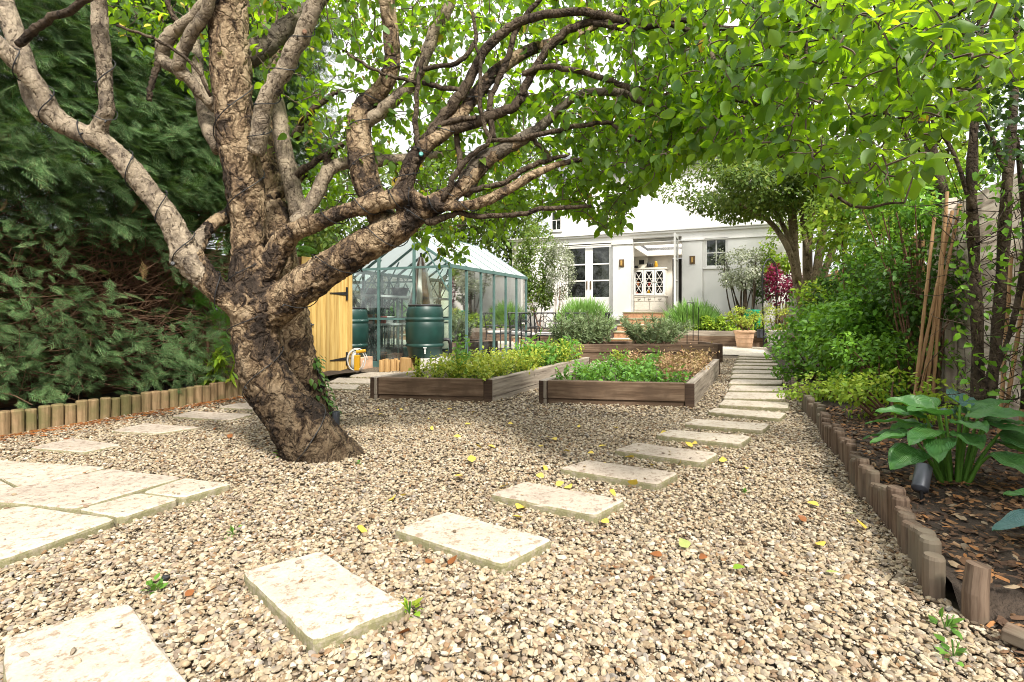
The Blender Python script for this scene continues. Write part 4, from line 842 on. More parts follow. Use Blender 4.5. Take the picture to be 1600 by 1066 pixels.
# ---------------------------------------------------------------- water butts
def butt(label, c, tap=True):
    b = thing('water_butt', label, 'water butt', c, 'green barrel water butts'); r, h = .325, .885
    pr = [(.26, 0), (.275, .02), (.30, .16), (.312, .175), (.325, .19), (.325, .225), (.308, .235), (.31, .25), (.322, .27)]
    pr += [(.328, .4), (.331, .5)] + [(.325, .60), (.315, .615), (.332, .63), (.333, .665), (.312, .675), (.31, .69), (.316, .72), (.302, .83), (.295, .845), (.28, .865), (.28, .868)]
    m = MB(); m.lathe(c, pr, 40); part('barrel', m, M['barrel'], b, True)
    m = MB(); m.lathe(c + UP * .869, [(.26, 0), (.285, .001), (.288, .022), (.27, .032), (.0, .036)], 36); part('lid', m, M['black'], b, True)
    if tap:
        d = nrm(np.array([-c[0], -c[1], 0])); a = c + UP * .13 + d * .27; m = MB(); m.tube([a, a + d * .1], .018, 8); m.tube([a + d * .08, a + d * .085 - UP * .05], .014, 8); m.tube([a + d * .06 + UP * .0, a + d * .06 + UP * .045], .01, 6); m.box(a + d * .06 + UP * .05, [1, 0, 0], [0, 1, 0], UP, .03, .008, .008); part('tap', m, M['plastic_grey'], b)
    return b
bc = onS(664, 558, 7.68); butt('green barrel water butt standing on pale blocks before the greenhouse', bc)
bl = onS(547, 557, 7.68); butt('green barrel water butt half hidden behind the wooden gate', bl)
# hose from butt
m = MB(); a = bc + np.array([.31, .05, .3]); m.tube(cr([(*a, .03), (*(a + [.1, 0, -.02]), .03), (*(a + [.12, .02, -.2]), .03), (*(a + [.05, .05, -.4]), .03)])[:, :3], .03, 8); solo('overflow_pipe', m, M['black'], 'dark overflow pipe at the side of the standing water butt', 'pipe', a)
# stands
def gblock(label, mat, s0, s1, t0, t1, z0, z1, name='timber_block', cat='block', grp='blocks under the water butts'):
    m = MB(); m.gbox(s0, s1, t0, t1, z0, z1, along='z'); solo(name, m, M[mat], label, cat, GW((s0 + s1) / 2, (t0 + t1) / 2, z0), grp, bevel=.01)
s, t = ST(bc); zb = bc[2] - .003
gblock('brown log block under the standing water butt', 'log_gold', s - .25, s + .2, t - .34, t - .12, -.01, zb)
gblock('pale concrete block under the standing water butt', 'pot_white', s - .28, s + .25, t + .08, t + .40, -.01, zb)
s, t = ST(bl); gblock('grey block under the hidden water butt', 'terracotta_pale', s - .3, s + .2, t - .25, t + .36, -.01, bl[2] - .003)
lc = onS(609, 580, 7.45); lg = thing('log_stack', 'bundle of upright golden logs beside the water butt stand', 'logs', (lc[0], lc[1], 0))
for k in range(7):
    a = lc * [1, 1, 0] + np.array([-.15 + .05 * k + .0, .04 * (k % 2), 0]); m = MB(); m.tube([a, a + UP * .1, a + UP * (.2 + .01 * (k % 3))], .036, 10); part('log', m, M['log_gold'], lg)
# hose and yellow cleaning machine
hc = P(555, 583, 0); hs = thing('pressure_washer', 'grey and yellow pressure washer with looped hose beside the gate', 'pressure washer', hc)
m = MB(); m.lathe(hc + UP * .06, [(.0, 0), (.07, 0), (.075, .1), (.06, .26), (.03, .30), (0, .3)], 16); part('body', m, M['plastic_grey'], hs, True)
m = MB(); a = hc + np.array([.06, -.08, .06]); m.box(a + UP * .12, [1, 0, 0], [0, 1, 0], UP, .045, .04, .13); m.tube([a + UP * .3 + np.array([-.02, 0, 0]), a + UP * .32 + np.array([.14, 0, 0])], .03, 8); part('housing', m, M['plastic_yellow'], hs, bevel=.01)
for k in (-1, 1): m = MB(); m.lathe(hc + np.array([.07 * k, .03, .05]), [(.0, -.02), (.05, -.02), (.05, .02), (0, .02)], 14, axis=[1, .2, 0]); part('wheel', m, M['black'], hs, True)
m = MB(); th = np.linspace(0, 4 * math.pi, 60); m.tube(np.stack([hc[0] + .04 + .17 * np.cos(th) * (1 - .02 * th), hc[1] - .03 - .02 * th / 3, .2 + .2 * np.sin(th) * (1 - .015 * th)], -1) + np.array([0, 0, .02]), .009, 8); part('hose', m, M['plastic_grey'], hs, True)

# ---------------------------------------------------------------- pots, chairs, arch
def pot(label, c, r, h, mat, group='clay pots in the garden', ribs=True):
    m = MB(); pr = [(r * .68, 0), (r * .70, .01)]
    for k in range(1, 6): z = h * .82 * k / 6; rr = r * (.70 + .23 * k / 6); pr += [(rr, z), (rr + (.008 if ribs and k in (2, 4) else 0), z + .012), (rr, z + .024)]
    pr += [(r * .93, h * .84), (r, h * .86), (r * 1.02, h * .98), (r * .98, h), (r * .90, h), (r * .87, h * .92), (0, h * .9)]
    m.lathe(c, pr, 28); o = thing('plant_pot', label, 'plant pot', c, group); part('pot', m, M[mat], o, True); s = MB(); s.lathe(np.array(c) + UP * h * .905, [(r * .88, -.01), (r * .86, 0), (r * .4, .015), (0, .02)], 20); part('soil', s, M['soil'], o, True); return o
PT = {}
PT['a'] = P(1163, 543, .012); pot('large ribbed terracotta pot against the sleeper wall', PT['a'], .29, .5, 'terracotta_pale')
PT['b'] = P(1214, 547, .012); pot('large limewashed pot nearest the climbing shrub', PT['b'], .28, .54, 'pot_white')
PT['c'] = P(965, 566, 0.0); pot('orange terracotta pot between the two raised beds', PT['c'], .20, .33, 'terracotta', ribs=False)
PT['d'] = P(1080, 565, 0.0); pot('wide shallow terracotta bowl behind the dried plants', PT['d'], .22, .25, 'terracotta', ribs=False)
PT['e'] = P(851, 560, 0.0); pot('low terracotta bowl between greenhouse and raised beds', PT['e'], .23, .26, 'terracotta', ribs=False)
def chair(c, yaw, label, cushion=True):
    ca, sa = math.cos(yaw), math.sin(yaw); X = np.array([ca, sa, 0]); Yv = np.array([-sa, ca, 0]); c = np.array(c)
    Lc = lambda x, y, z: c + X * x + Yv * y + UP * z
    o = thing('patio_chair', label, 'chair', c, 'black metal patio chairs')
    w, sh, bh = .27, .44, 1.0
    for sx in (-1, 1):
        m = MB(); m.tube([Lc(sx * w, .22, 0), Lc(sx * w, .21, sh)], .016, 8); part('leg', m, M['black'], o)
        m = MB(); m.tube(cr([(*Lc(sx * w, -.26, 0), 1), (*Lc(sx * w, -.22, sh), 1), (*Lc(sx * w, -.25, .7), 1), (*Lc(sx * w, -.32, bh), 1)])[:, :3], .017, 8); part('leg', m, M['black'], o)
        m = MB(); m.tube(cr([(*Lc(sx * w, -.23, .66), 1), (*Lc(sx * w, .05, .66), 1), (*Lc(sx * w, .2, .62), 1), (*Lc(sx * w, .21, sh), 1)])[:, :3], .014, 8); part('armrest', m, M['black'], o)
    m = MB(); m.box(Lc(0, -.0, sh), X, Yv, UP, w, .23, .012); part('seat', m, M['black'], o)
    m = MB(); m.tube([Lc(-w, -.32, bh), Lc(w, -.32, bh)], .016, 8); m.tube([Lc(-w, -.25, .56), Lc(w, -.25, .56)], .012, 8)
    for cx_, cz, rr in ((-.12, .70, .13), (.12, .70, .13), (0, .78, .15), (-.13, .89, .11), (.13, .89, .11)):
        th = np.linspace(0, 2 * math.pi, 25); m.tube([Lc(cx_ + rr * math.cos(a), -.262 - .13 * max(0, (cz + rr * math.sin(a)) - .7), cz + rr * .95 * math.sin(a)) for a in th], .008, 6, cap=False)
    part('backrest', m, M['black'], o)
    if cushion: m = MB(); m.box(Lc(0, 0, sh + .045), X, Yv, UP, w - .02, .21, .032); solo('seat_cushion', m, M['cloth_white'], 'pale seat cushion on the ' + label, 'cushion', Lc(0, 0, sh + .013), 'pale chair cushions', bevel=.02)
chair(P(818, 553, .012), R(-20), 'ring backed chair half hidden by the greenhouse corner')
chair(P(856, 552, .012), R(-18), 'ring backed metal chair beside the greenhouse')
chair(P(895, 549, .012), R(160), 'metal chair facing the lawn behind the left rosemary')
chair(P(930, 551, .012), R(70), 'metal chair turned sideways behind the rosemary')
m = MB(); c = P(893, 548, .012) + np.array([0, .35, 0])
tb = thing('patio_table', 'pale cloth covered patio table among the metal chairs', 'table', c); m.lathe(c + UP * .70, [(0, 0), (.5, 0), (.5, .03), (0, .03)], 32); part('tabletop', m, M['cloth_white'], tb)
for k in range(4): a = R(45 + 90 * k); m = MB(); m.tube([c + np.array([.35 * math.cos(a), .35 * math.sin(a), 0]), c + np.array([.3 * math.cos(a), .3 * math.sin(a), .7])], .02, 8); part('leg', m, M['black'], tb)
# iron arch
a0, a1 = P(1193, 543, .012), P(1213, 542, .012); ar = thing('garden_arch', 'slim black iron garden arch behind the pots', 'garden arch', (a0 + a1) / 2); hgt = D(1203, 404, a0[1])[2]
dpt = np.array([GX, GY, 0]) * .4
for q in (np.zeros(3), dpt):
    m = MB(); mid = (a0 + a1) / 2; hw = np.linalg.norm(a1 - a0) / 2; u = nrm(a1 - a0); th = np.linspace(math.pi, 0, 15)
    pts = [a0 + q] + [mid + q + u * hw * 1.15 * math.cos(x) + UP * (hgt - .5 + .5 * math.sin(x)) for x in th] + [a1 + q]; m.tube(pts, .016, 8); part('hoop', m, M['black'], ar, True)
for z in (.6, 1.1, 1.6, 2.0):
    for a in (a0, a1): m = MB(); m.tube([a + UP * z, a + dpt + UP * z], .008, 6); part('rung', m, M['black'], ar)
c = P(1197, 543, .012) + np.array([0, .1, .40]); m = MB(); m.box(c, [GY, -GX, 0], [GX, GY, 0], UP, .2, .03, .13); sg = solo('slate_plaque', m, M['grey_metal'], 'dark slate block leaning between the two large pots', 'plaque', c, bevel=.01)
m = MB(); m.box(c - UP * .27, [GY, -GX, 0], [GX, GY, 0], UP, .03, .02, .14); part('stake', m, M['black'], sg)
c = onS(1175, 482, 17.8) * [1, 1, 0] + UP * .44; m = MB(); m.lathe(c, [(.2, 0), (.24, .1), (.27, .4), (.22, .62), (.25, .66), (.2, .68), (0, .66)], 24); solo('glazed_urn', m, M['green_glaze'], 'shiny green glazed urn under the olive tree', 'urn', c, smooth=True)
for px, py0, py1 in ((1073.5, 540, 473), (1083, 536, 474), (1091, 536, 480)):
    c = P(px, py0, .31); m = MB(); t = D(px, py1, c[1]); m.tube([c, t], .009, 6); m.tube([t, t + np.array([.16 if px < 1080 else -.05, 0, .0])], .007, 6); solo('plant_support', m, M['black'], ['tall', 'middle', 'short'][int(px) % 3] + ' thin black plant support in the sleeper bed by the lavender', 'plant support', c, 'black plant supports')
# spotlights
c = P(1432, 781, .10); c = P(1440, 782, .10); ax = nrm([.055, .05, .065]); sp_ = thing('spotlight', 'grey tubular garden spotlight tilted beside the hosta', 'spotlight', c)
m = MB(); a = c + np.array([-.01, 0, .05]); m.lathe(a, [(0, 0), (.033, .002), (.035, .01), (.035, .135), (.031, .14), (.03, .12), (0, .12)], 24, axis=ax); part('housing', m, M['grey_metal'], sp_, True)
m = MB(); m.tube([c - UP * .05, c + UP * .06], .008, 8); part('spike', m, M['black'], sp_)
m = MB(); m.lathe(a + ax * .121, [(0, 0), (.029, 0), (.029, .004), (0, .004)], 20, axis=ax); part('lens', m, M['plastic_grey'], sp_)
c = P(525, 671, 0); sp_ = thing('spotlight', 'small dark upright spike light behind the apple trunk', 'spotlight', c); m = MB(); m.lathe(c, [(0, -.02), (.03, -.02), (.031, .15), (.027, .155), (.026, .14), (0, .14)], 18); part('housing', m, M['grey_metal'], sp_, True)
m = MB(); m.tube(cr([(*(c + [.02, -.05, .02]), 1), (*(c + [.10, -.15, .02]), 1), (*(c + [.17, -.2, .015]), 1), (*(c + [.2, -.35, .015]), 1), (*(c + [.13, -.5, .0]), 1)])[:, :3], .006, 6); part('cable', m, M['wire'], sp_)

# ================================================================ APPLE TREE
def limb(rows, n=6, K=1.0):
    """rows (px, py, depth, width in px) -> (x, y, z, r) smooth"""
    out = []
    for px, py, Y, w in rows: v = D(px, py, Y); out.append((*v, w * K / 2 / F * Y))
    return cr(out, n)
TRUNK = [limb(r, 6, k) for k, r in (
    (.96, [(542, 765, 3.74, 122), (502, 708, 3.68, 104), (488, 690, 3.66, 96), (457, 650, 3.64, 84), (420, 600, 3.62, 76), (405, 560, 3.6, 71), (400, 530, 3.6, 74), (398, 500, 3.6, 77), (394, 470, 3.6, 78), (391, 440, 3.6, 64), (389, 400, 3.6, 51), (387, 350, 3.59, 53), (383, 300, 3.57, 58), (376, 250, 3.55, 60), (368, 200, 3.54, 60), (362, 130, 3.52, 60), (358, 60, 3.5, 61), (357, 0, 3.48, 62), (356, -90, 3.45, 56), (350, -200, 3.4, 44), (335, -330, 3.3, 30)]),
    (.76, [(398, 505, 3.55, 60), (372, 482, 3.5, 52), (335, 450, 3.45, 48), (300, 410, 3.42, 56), (282, 372, 3.40, 48), (262, 335, 3.37, 45), (235, 302, 3.34, 43), (205, 265, 3.31, 42), (165, 225, 3.26, 41), (115, 203, 3.22, 40), (84, 182, 3.18, 40), (62, 140, 3.12, 36), (32, 104, 3.06, 35), (0, 72, 3.0, 34), (-50, 20, 2.9, 30), (-120, -60, 2.8, 24)]),
    (.88, [(72, 186, 3.2, 30), (54, 160, 3.22, 30), (42, 110, 3.22, 32), (26, 60, 3.22, 33), (8, 10, 3.22, 32), (-15, -60, 3.2, 28), (-30, -160, 3.15, 20)]),
    (.95, [(150, 214, 3.24, 26), (160, 190, 3.22, 25), (168, 168, 3.2, 23), (163, 105, 3.16, 25), (157, 50, 3.12, 25), (155, 0, 3.1, 24), (155, -80, 3.0, 18)]),
    (.8, [(298, 400, 3.46, 30), (312, 375, 3.55, 28), (330, 352, 3.68, 28), (358, 336, 3.85, 28), (400, 318, 4.05, 28), (440, 300, 4.2, 24), (480, 262, 4.35, 18)]),
    (.9, [(272, 410, 3.36, 26), (288, 402, 3.42, 34)]),
    (.95, [(402, 505, 3.6, 64), (425, 484, 3.58, 66), (470, 450, 3.54, 62), (520, 414, 3.5, 58), (570, 384, 3.46, 55), (618, 360, 3.42, 50), (648, 336, 3.38, 42), (682, 318, 3.36, 34), (718, 296, 3.34, 29), (745, 268, 3.32, 25), (775, 240, 3.3, 22), (812, 222, 3.28, 18)]),
    (.95, [(412, 440, 3.62, 44), (438, 386, 3.58, 38), (458, 362, 3.52, 32), (492, 350, 3.46, 29), (530, 334, 3.4, 29), (575, 320, 3.36, 31), (618, 310, 3.33, 34), (640, 308, 3.32, 30), (664, 318, 3.31, 20), (702, 323, 3.3, 18), (748, 318, 3.28, 17), (790, 299, 3.26, 16), (832, 274, 3.24, 15), (875, 256, 3.22, 12), (912, 249, 3.2, 8)]),
    (.88, [(622, 312, 3.34, 36), (632, 290, 3.33, 34), (645, 252, 3.32, 30), (667, 226, 3.32, 28), (700, 202, 3.33, 27), (733, 162, 3.36, 25), (773, 115, 3.4, 24), (824, 80, 3.45, 22), (880, 62, 3.5, 18), (950, 30, 3.55, 14), (1020, -20, 3.6, 10)]),
    (1.0, [(628, 362, 3.46, 46), (604, 350, 3.5, 44), (590, 325, 3.54, 44), (577, 295, 3.56, 42), (566, 255, 3.58, 43), (561, 210, 3.6, 38), (567, 170, 3.62, 33), (594, 142, 3.62, 28), (612, 105, 3.6, 26), (611, 55, 3.58, 25), (604, 0, 3.55, 24), (598, -90, 3.5, 18)]),
    (.95, [(424, 480, 3.72, 44), (432, 430, 3.84, 46), (436, 375, 3.92, 44), (430, 318, 4.0, 34)]),
    (.9, [(558, 730, 3.64, 28), (526, 696, 3.62, 38), (486, 652, 3.62, 36)]),
    (.9, [(440, 728, 3.66, 22), (452, 690, 3.66, 36), (446, 650, 3.64, 40)]))]
TREE_LOC = P(490, 704, 0)
mb = MB()
for L in TRUNK: mb.tube(L[:, :3], L[:, 3], 14)
me = mb.mesh('trunk', TREE_LOC, True); tmp = bpy.data.objects.new('trunk', me); COL.objects.link(tmp)
rm = tmp.modifiers.new('remesh', 'REMESH'); rm.mode = 'VOXEL'; rm.voxel_size = .0125; rm.use_smooth_shade = True
sm = tmp.modifiers.new('smooth', 'SMOOTH'); sm.iterations = 4; sm.factor = .5
dg = bpy.context.evaluated_depsgraph_get(); me2 = bpy.data.meshes.new_from_object(tmp.evaluated_get(dg)); bpy.data.objects.remove(tmp); bpy.data.meshes.remove(me)
nv = len(me2.vertices); co = np.empty(nv * 3); me2.vertices.foreach_get('co', co); co = co.reshape(-1, 3); no = np.empty(nv * 3); me2.vertices.foreach_get('normal', no); no = no.reshape(-1, 3)
wz = co[:, 2]; disp = np.empty(nv); lm = np.empty(nv)
for i in range(nv):
    x, y, z = co[i]; gn = min(1.0, max(.22, 1.25 - .28 * (z - .2) - .25 * abs(x + .45 if z > .9 else 0)))
    a = mnoise.noise((x * 6, y * 6, z * 4)); b = mnoise.noise((x * 17 + 3 * a, y * 17, z * 9)); c = abs(mnoise.noise((x * 30 + 5, y * 30 + 2 * b, z * 13)))
    disp[i] = gn * (.020 * a + .012 * b - .016 * max(0, .16 - c) / .16 + .006 * mnoise.noise((x * 60, y * 60, z * 40)))
co = co + no * disp[:, None]; me2.vertices.foreach_set('co', co.astype(np.float32).ravel()); me2.update(); me2.name = 'trunk'
me2.polygons.foreach_set('use_smooth', np.ones(len(me2.polygons), bool))
apple = thing('apple_tree', 'old leaning apple tree with flaking bark and spreading limbs over the gravel', 'tree', TREE_LOC)
tk = bpy.data.objects.new('trunk', me2); COL.objects.link(tk); tk.parent = apple; me2.materials.clear(); me2.materials.append(M['apple_bark']); me2.materials.append(M['limb_bark'])
np_ = len(me2.polygons); pc = np.empty(np_ * 3); me2.polygons.foreach_get('center', pc); pc = pc.reshape(-1, 3) + TREE_LOC
ppx = CX + pc[:, 0] / pc[:, 1] * F + np.array([14 * mnoise.noise((x * 9, y * 9, z * 9)) for x, y, z in pc]); me2.polygons.foreach_set('material_index', (ppx < 318).astype(np.int32))
NODES = [L[::1] for L in TRUNK[1:11]]
BR = [[(400, 240, 3.45, 26), (405, 214, 3.42, 27), (413, 168, 3.38, 27), (439, 115, 3.33, 27), (466, 68, 3.28, 26), (486, 20, 3.24, 25), (503, -30, 3.2, 22), (540, -130, 3.1, 14)],
      [(466, 338, 3.9, 26), (456, 287, 3.95, 27), (443, 230, 3.98, 26), (436, 176, 4.0, 24), (420, 120, 4.02, 18), (410, 40, 4.05, 14), (415, -60, 4.1, 8)],
      [(462, 348, 3.7, 24), (474, 338, 3.7, 23), (495, 301, 3.72, 22), (513, 268, 3.74, 21), (532, 256, 3.76, 20), (580, 253, 3.8, 18), (640, 248, 3.85, 16), (700, 240, 3.9, 9)],
      [(513, 268, 3.74, 14), (512, 245, 3.72, 12), (535, 225, 3.7, 7), (560, 205, 3.7, 5)],
      [(343, 170, 3.62, 20), (331, 162, 3.6, 19), (308, 140, 3.55, 18), (287, 115, 3.5, 18), (262, 100, 3.48, 19), (252, 90, 3.48, 20), (258, 68, 3.46, 22), (272, 50, 3.44, 20), (287, 38, 3.42, 17), (310, 15, 3.4, 14), (330, -20, 3.38, 10)],
      [(285, 120, 3.5, 16), (280, 105, 3.46, 18), (287, 75, 3.42, 19), (302, 48, 3.38, 19), (317, 26, 3.34, 18), (330, -10, 3.3, 17), (338, -70, 3.25, 12)],
      [(287, 40, 3.42, 11), (272, 28, 3.4, 9), (262, 0, 3.38, 8)],
      [(252, 92, 3.48, 12), (244, 110, 3.46, 10), (238, 128, 3.44, 9), (233, 148, 3.43, 8), (234, 158, 3.43, 7)],
      [(385, 92, 3.6, 34), (410, 72, 3.62, 34), (432, 57, 3.66, 33), (466, 30, 3.7, 30), (500, 0, 3.75, 24), (550, -60, 3.8, 14)],
      [(345, 235, 3.66, 26), (330, 200, 3.72, 28), (318, 160, 3.78, 22), (308, 90, 3.85, 16), (300, 10, 3.9, 12)],
      [(32, 70, 3.06, 12), (50, 50, 3.04, 13), (72, 34, 3.02, 12), (130, 2, 2.98, 11), (170, -30, 2.95, 8)],
      [(567, 192, 3.62, 22), (590, 178, 3.6, 21), (614, 158, 3.58, 20), (645, 127, 3.56, 19), (660, 98, 3.54, 20), (679, 51, 3.5, 19), (700, 14, 3.46, 17), (716, -40, 3.42, 12)],
      [(722, 298, 3.36, 32), (735, 280, 3.34, 30), (750, 252, 3.32, 26), (787, 233, 3.3, 23), (824, 213, 3.28, 20), (844, 199, 3.26, 16), (884, 162, 3.22, 13), (918, 146, 3.18, 13), (969, 145, 3.12, 13), (1020, 165, 3.06, 12), (1070, 190, 3.0, 10), (1130, 215, 2.9, 6)],
      [(692, 203, 3.33, 18), (712, 199, 3.32, 18), (749, 189, 3.3, 18), (780, 176, 3.28, 16), (807, 163, 3.26, 15), (817, 145, 3.25, 14), (834, 111, 3.23, 13), (861, 71, 3.2, 13), (891, 46, 3.17, 13), (928, 34, 3.14, 11), (985, 40, 3.1, 8)],
      [(672, 210, 3.33, 18), (690, 186, 3.32, 18), (712, 158, 3.3, 18), (733, 128, 3.28, 16), (749, 92, 3.26, 15), (780, 57, 3.23, 15), (817, 33, 3.2, 14), (861, 22, 3.16, 13), (928, 20, 3.1, 12), (969, 30, 3.04, 11), (1020, 37, 2.96, 10), (1070, 31, 2.88, 9), (1127, 44, 2.75, 8), (1246, 42, 2.5, 7), (1330, 48, 2.3, 6), (1398, 50, 2.15, 6), (1482, 30, 2.0, 5), (1530, 0, 1.9, 4)],
      [(770, 215, 3.3, 11), (766, 180, 3.29, 10), (768, 149, 3.28, 9), (782, 120, 3.26, 9), (792, 95, 3.25, 10), (807, 47, 3.22, 9), (836, 8, 3.18, 8), (870, -40, 3.1, 5)],
      [(658, 220, 3.31, 10), (689, 196, 3.29, 9), (715, 187, 3.28, 9), (745, 183, 3.27, 8)],
      [(768, 221, 3.27, 7), (830, 213, 3.22, 8), (884, 200, 3.18, 8), (942, 191, 3.14, 7), (969, 202, 3.1, 6), (1003, 224, 3.06, 6), (1040, 250, 3.0, 4)],
      [(692, 312, 3.29, 9), (712, 273, 3.27, 10), (736, 243, 3.25, 9), (763, 222, 3.24, 8), (757, 200, 3.23, 7), (750, 165, 3.22, 7), (750, 100, 3.2, 6), (742, 60, 3.2, 4)],
      [(814, 116, 3.22, 9), (854, 106, 3.18, 9), (901, 111, 3.12, 9), (969, 132, 3.04, 9), (1016, 146, 2.98, 9), (1070, 152, 2.9, 7), (1107, 140, 2.8, 6), (1161, 159, 2.65, 6), (1229, 172, 2.5, 5), (1262, 199, 2.4, 4)],
      [(665, 348, 3.36, 14), (688, 342, 3.35, 12), (712, 333, 3.34, 9), (745, 338, 3.32, 9), (800, 336, 3.3, 8), (860, 326, 3.27, 8), (925, 322, 3.25, 5)],
      [(733, 298, 3.33, 10), (783, 287, 3.3, 9), (820, 264, 3.27, 9), (857, 251, 3.25, 8), (890, 240, 3.2, 5)],
      [(830, 216, 3.26, 8), (850, 235, 3.24, 7), (862, 252, 3.23, 6)],
      [(706, 160, 3.4, 7), (712, 200, 3.38, 9), (718, 250, 3.36, 10), (724, 285, 3.34, 11)],
      [(652, 230, 3.3, 8), (650, 200, 3.29, 9), (650, 160, 3.28, 8), (655, 115, 3.27, 7), (662, 90, 3.27, 7)],
      [(638, 300, 3.3, 12), (642, 268, 3.29, 11), (651, 246, 3.28, 9)],
      [(650, 110, 3.5, 9), (690, 104, 3.45, 7), (720, 95, 3.42, 8), (742, 62, 3.4, 7), (738, 20, 3.38, 5)],
      [(660, 130, 3.5, 9), (700, 138, 3.45, 8), (766, 142, 3.4, 6)],
      [(536, 78, 3.6, 4), (560, 95, 3.5, 5), (590, 112, 3.45, 5), (625, 122, 3.5, 6), (655, 130, 3.52, 7)],
      [(930, 36, 3.12, 10), (990, 44, 3.0, 10), (1060, 40, 2.85, 9), (1100, 74, 2.72, 8), (1131, 101, 2.62, 7), (1195, 100, 2.5, 5), (1246, 82, 2.4, 4)],
      [(1020, 165, 3.05, 9), (1094, 192, 2.85, 8), (1154, 219, 2.7, 7), (1188, 236, 2.6, 6), (1242, 250, 2.45, 6), (1276, 290, 2.35, 5), (1316, 314, 2.25, 5), (1347, 324, 2.18, 5), (1414, 317, 2.05, 3)],
      [(1246, 42, 2.5, 6), (1256, 60, 2.46, 5), (1262, 88, 2.42, 5), (1280, 137, 2.36, 3)],
      [(1246, 42, 2.5, 6), (1262, 22, 2.45, 5), (1284, -10, 2.4, 4)], [(1330, 48, 2.3, 5), (1380, 62, 2.2, 5), (1412, 78, 2.1, 4)],
      [(1161, 159, 2.65, 5), (1190, 190, 2.58, 4), (1265, 178, 2.45, 4), (1350, 180, 2.25, 4), (1430, 187, 2.1, 3)],
      [(460, 215, 3.98, 14), (480, 180, 3.95, 11), (510, 155, 3.92, 8), (530, 140, 3.9, 5)],
      [(456, 280, 3.95, 12), (480, 262, 3.92, 11), (515, 238, 3.9, 8), (540, 225, 3.88, 5)],
      [(330, 150, 3.4, 5), (300, 100, 3.3, 5), (240, 60, 3.2, 5), (180, 40, 3.1, 4)]]
for b in BR:
    L = limb(b, 5); L[:, :3] += rng.normal(0, .004, (len(L), 3)); NODES.append(L); m = MB(); m.tube(L[:, :3], L[:, 3], 9 if L[0, 3] > .03 else 7)
    w = b[0][3]; part('branch', m, M['limb_bark'] if w >= 16 and b[0][0] < 620 and b[0][0] != 385 else (M['dark_bark'] if w < 20 else M['grey_bark']), apple, True)
for px, py, Y, mt in ((658, 241, 3.27, 'teal'), (270, 412, 3.33, 'black'), (476, 50, 3.22, 'brown_twig')):
    c = D(px, py, Y); d = nrm(np.array([0, 0, 1.0]) - c); m = MB(); m.lathe(c, [(.0, -.02), (.012, -.015), (.014, .006), (.009, .009), (.0, .004)], 14, axis=d + np.array([0, 0, .3])); part('pruning_cut', m, M[mt], apple, True)

# crown: spurs carrying leaves, each joined by a twig to the nearest wood
LOW = np.array([(140, 10), (190, 60), (260, 120), (330, 170), (400, 200), (450, 330), (540, 335), (600, 340), (640, 392), (700, 410), (760, 408), (800, 345), (880, 330), (940, 362), (975, 360), (1000, 300), (1060, 250), (1130, 232), (1200, 240), (1270, 285), (1340, 305), (1420, 300), (1470, 220), (1540, 140), (1620, 120)], float)
DEP = np.array([(140, 2.9, 4.0), (400, 3.4, 5.3), (600, 3.35, 5.4), (800, 3.22, 5.2), (950, 2.95, 4.8), (1050, 2.4, 4.3), (1150, 2.1, 3.7), (1300, 1.75, 3.2), (1480, 1.55, 2.7), (1620, 1.5, 2.4)])
NSP = 4900; sp_, k = [], 0
while len(sp_) < NSP:
    px = rng.uniform(140, 1600); lo = np.interp(px, LOW[:, 0], LOW[:, 1]); py = rng.uniform(-520, -30) if rng.random() < (.14 if px < 950 else .05) else rng.uniform(-30, lo)
    if rng.random() < .09: px = rng.uniform(780, 1130); lo = np.interp(px, LOW[:, 0], LOW[:, 1]); py = rng.uniform(140, lo)
    a, b = np.interp(px, DEP[:, 0], DEP[:, 1]), np.interp(px, DEP[:, 0], DEP[:, 2])
    Y = (rng.uniform(a ** 2, b ** 2)) ** .5; v = D(px, py, Y)
    if py > lo - 90 and Y < a + .35 * (b - a) and px < 1000: continue
    if v[2] > 4.6 or v[2] < .8 + .35: continue
    if 430 < px < 900 and 60 < py < 300 and rng.random() < .42: continue
    if px < 400 and rng.random() < .78: continue
    if px > 950 and rng.random() < min(.72, (px - 950) / 550): continue
    if px > 1440 and rng.random() < .6: continue
    if 380 < px < 470 and py > 110 and rng.random() < .8: continue
    nz = mnoise.noise((v[0] * 2.6, v[1] * 2.6, v[2] * 2.6)) + .5 * mnoise.noise((v[0] * 6, v[1] * 6, v[2] * 6))
    if nz < -.12 and rng.random() < .7: continue
    sp_.append(v)
SP = np.array(sp_); WOOD = np.concatenate([L for L in NODES]); wd = WOOD[:, :3]
d0_ = np.array([np.min(np.sum((wd - v) ** 2, 1)) for v in SP]); SP = SP[np.argsort(d0_)]
nod = np.zeros((len(wd) + 6 * len(SP), 3)); nod[:len(wd)] = wd; nn_ = len(wd); tw = MB(); keep = []; tdir = []
for v in SP:
    q = nod[:nn_]; dd = np.sum((q - v) ** 2, 1); j = int(np.argmin(dd)); L = math.sqrt(dd[j])
    if L > 1.0: continue
    a = q[j]; mid = (a + v) / 2 + rng.normal(0, .10 * L + .003, 3) + UP * .10 * L
    pts = cr([(*a, 1), (*mid, 1), (*v, 1)], 3)[:, :3]; tw.tube(pts, np.linspace(.0042 if L < .35 else .006, .0018, len(pts)), 4, cap=False)
    nod[nn_:nn_ + 3] = pts[[2, 4, 6]]; nn_ += 3; keep.append(v); tdir.append(nrm(v - mid))
part('twigs', tw, M['twig'], apple, False, kind='stuff')
KP, TD = np.array(keep), np.array(tdir)
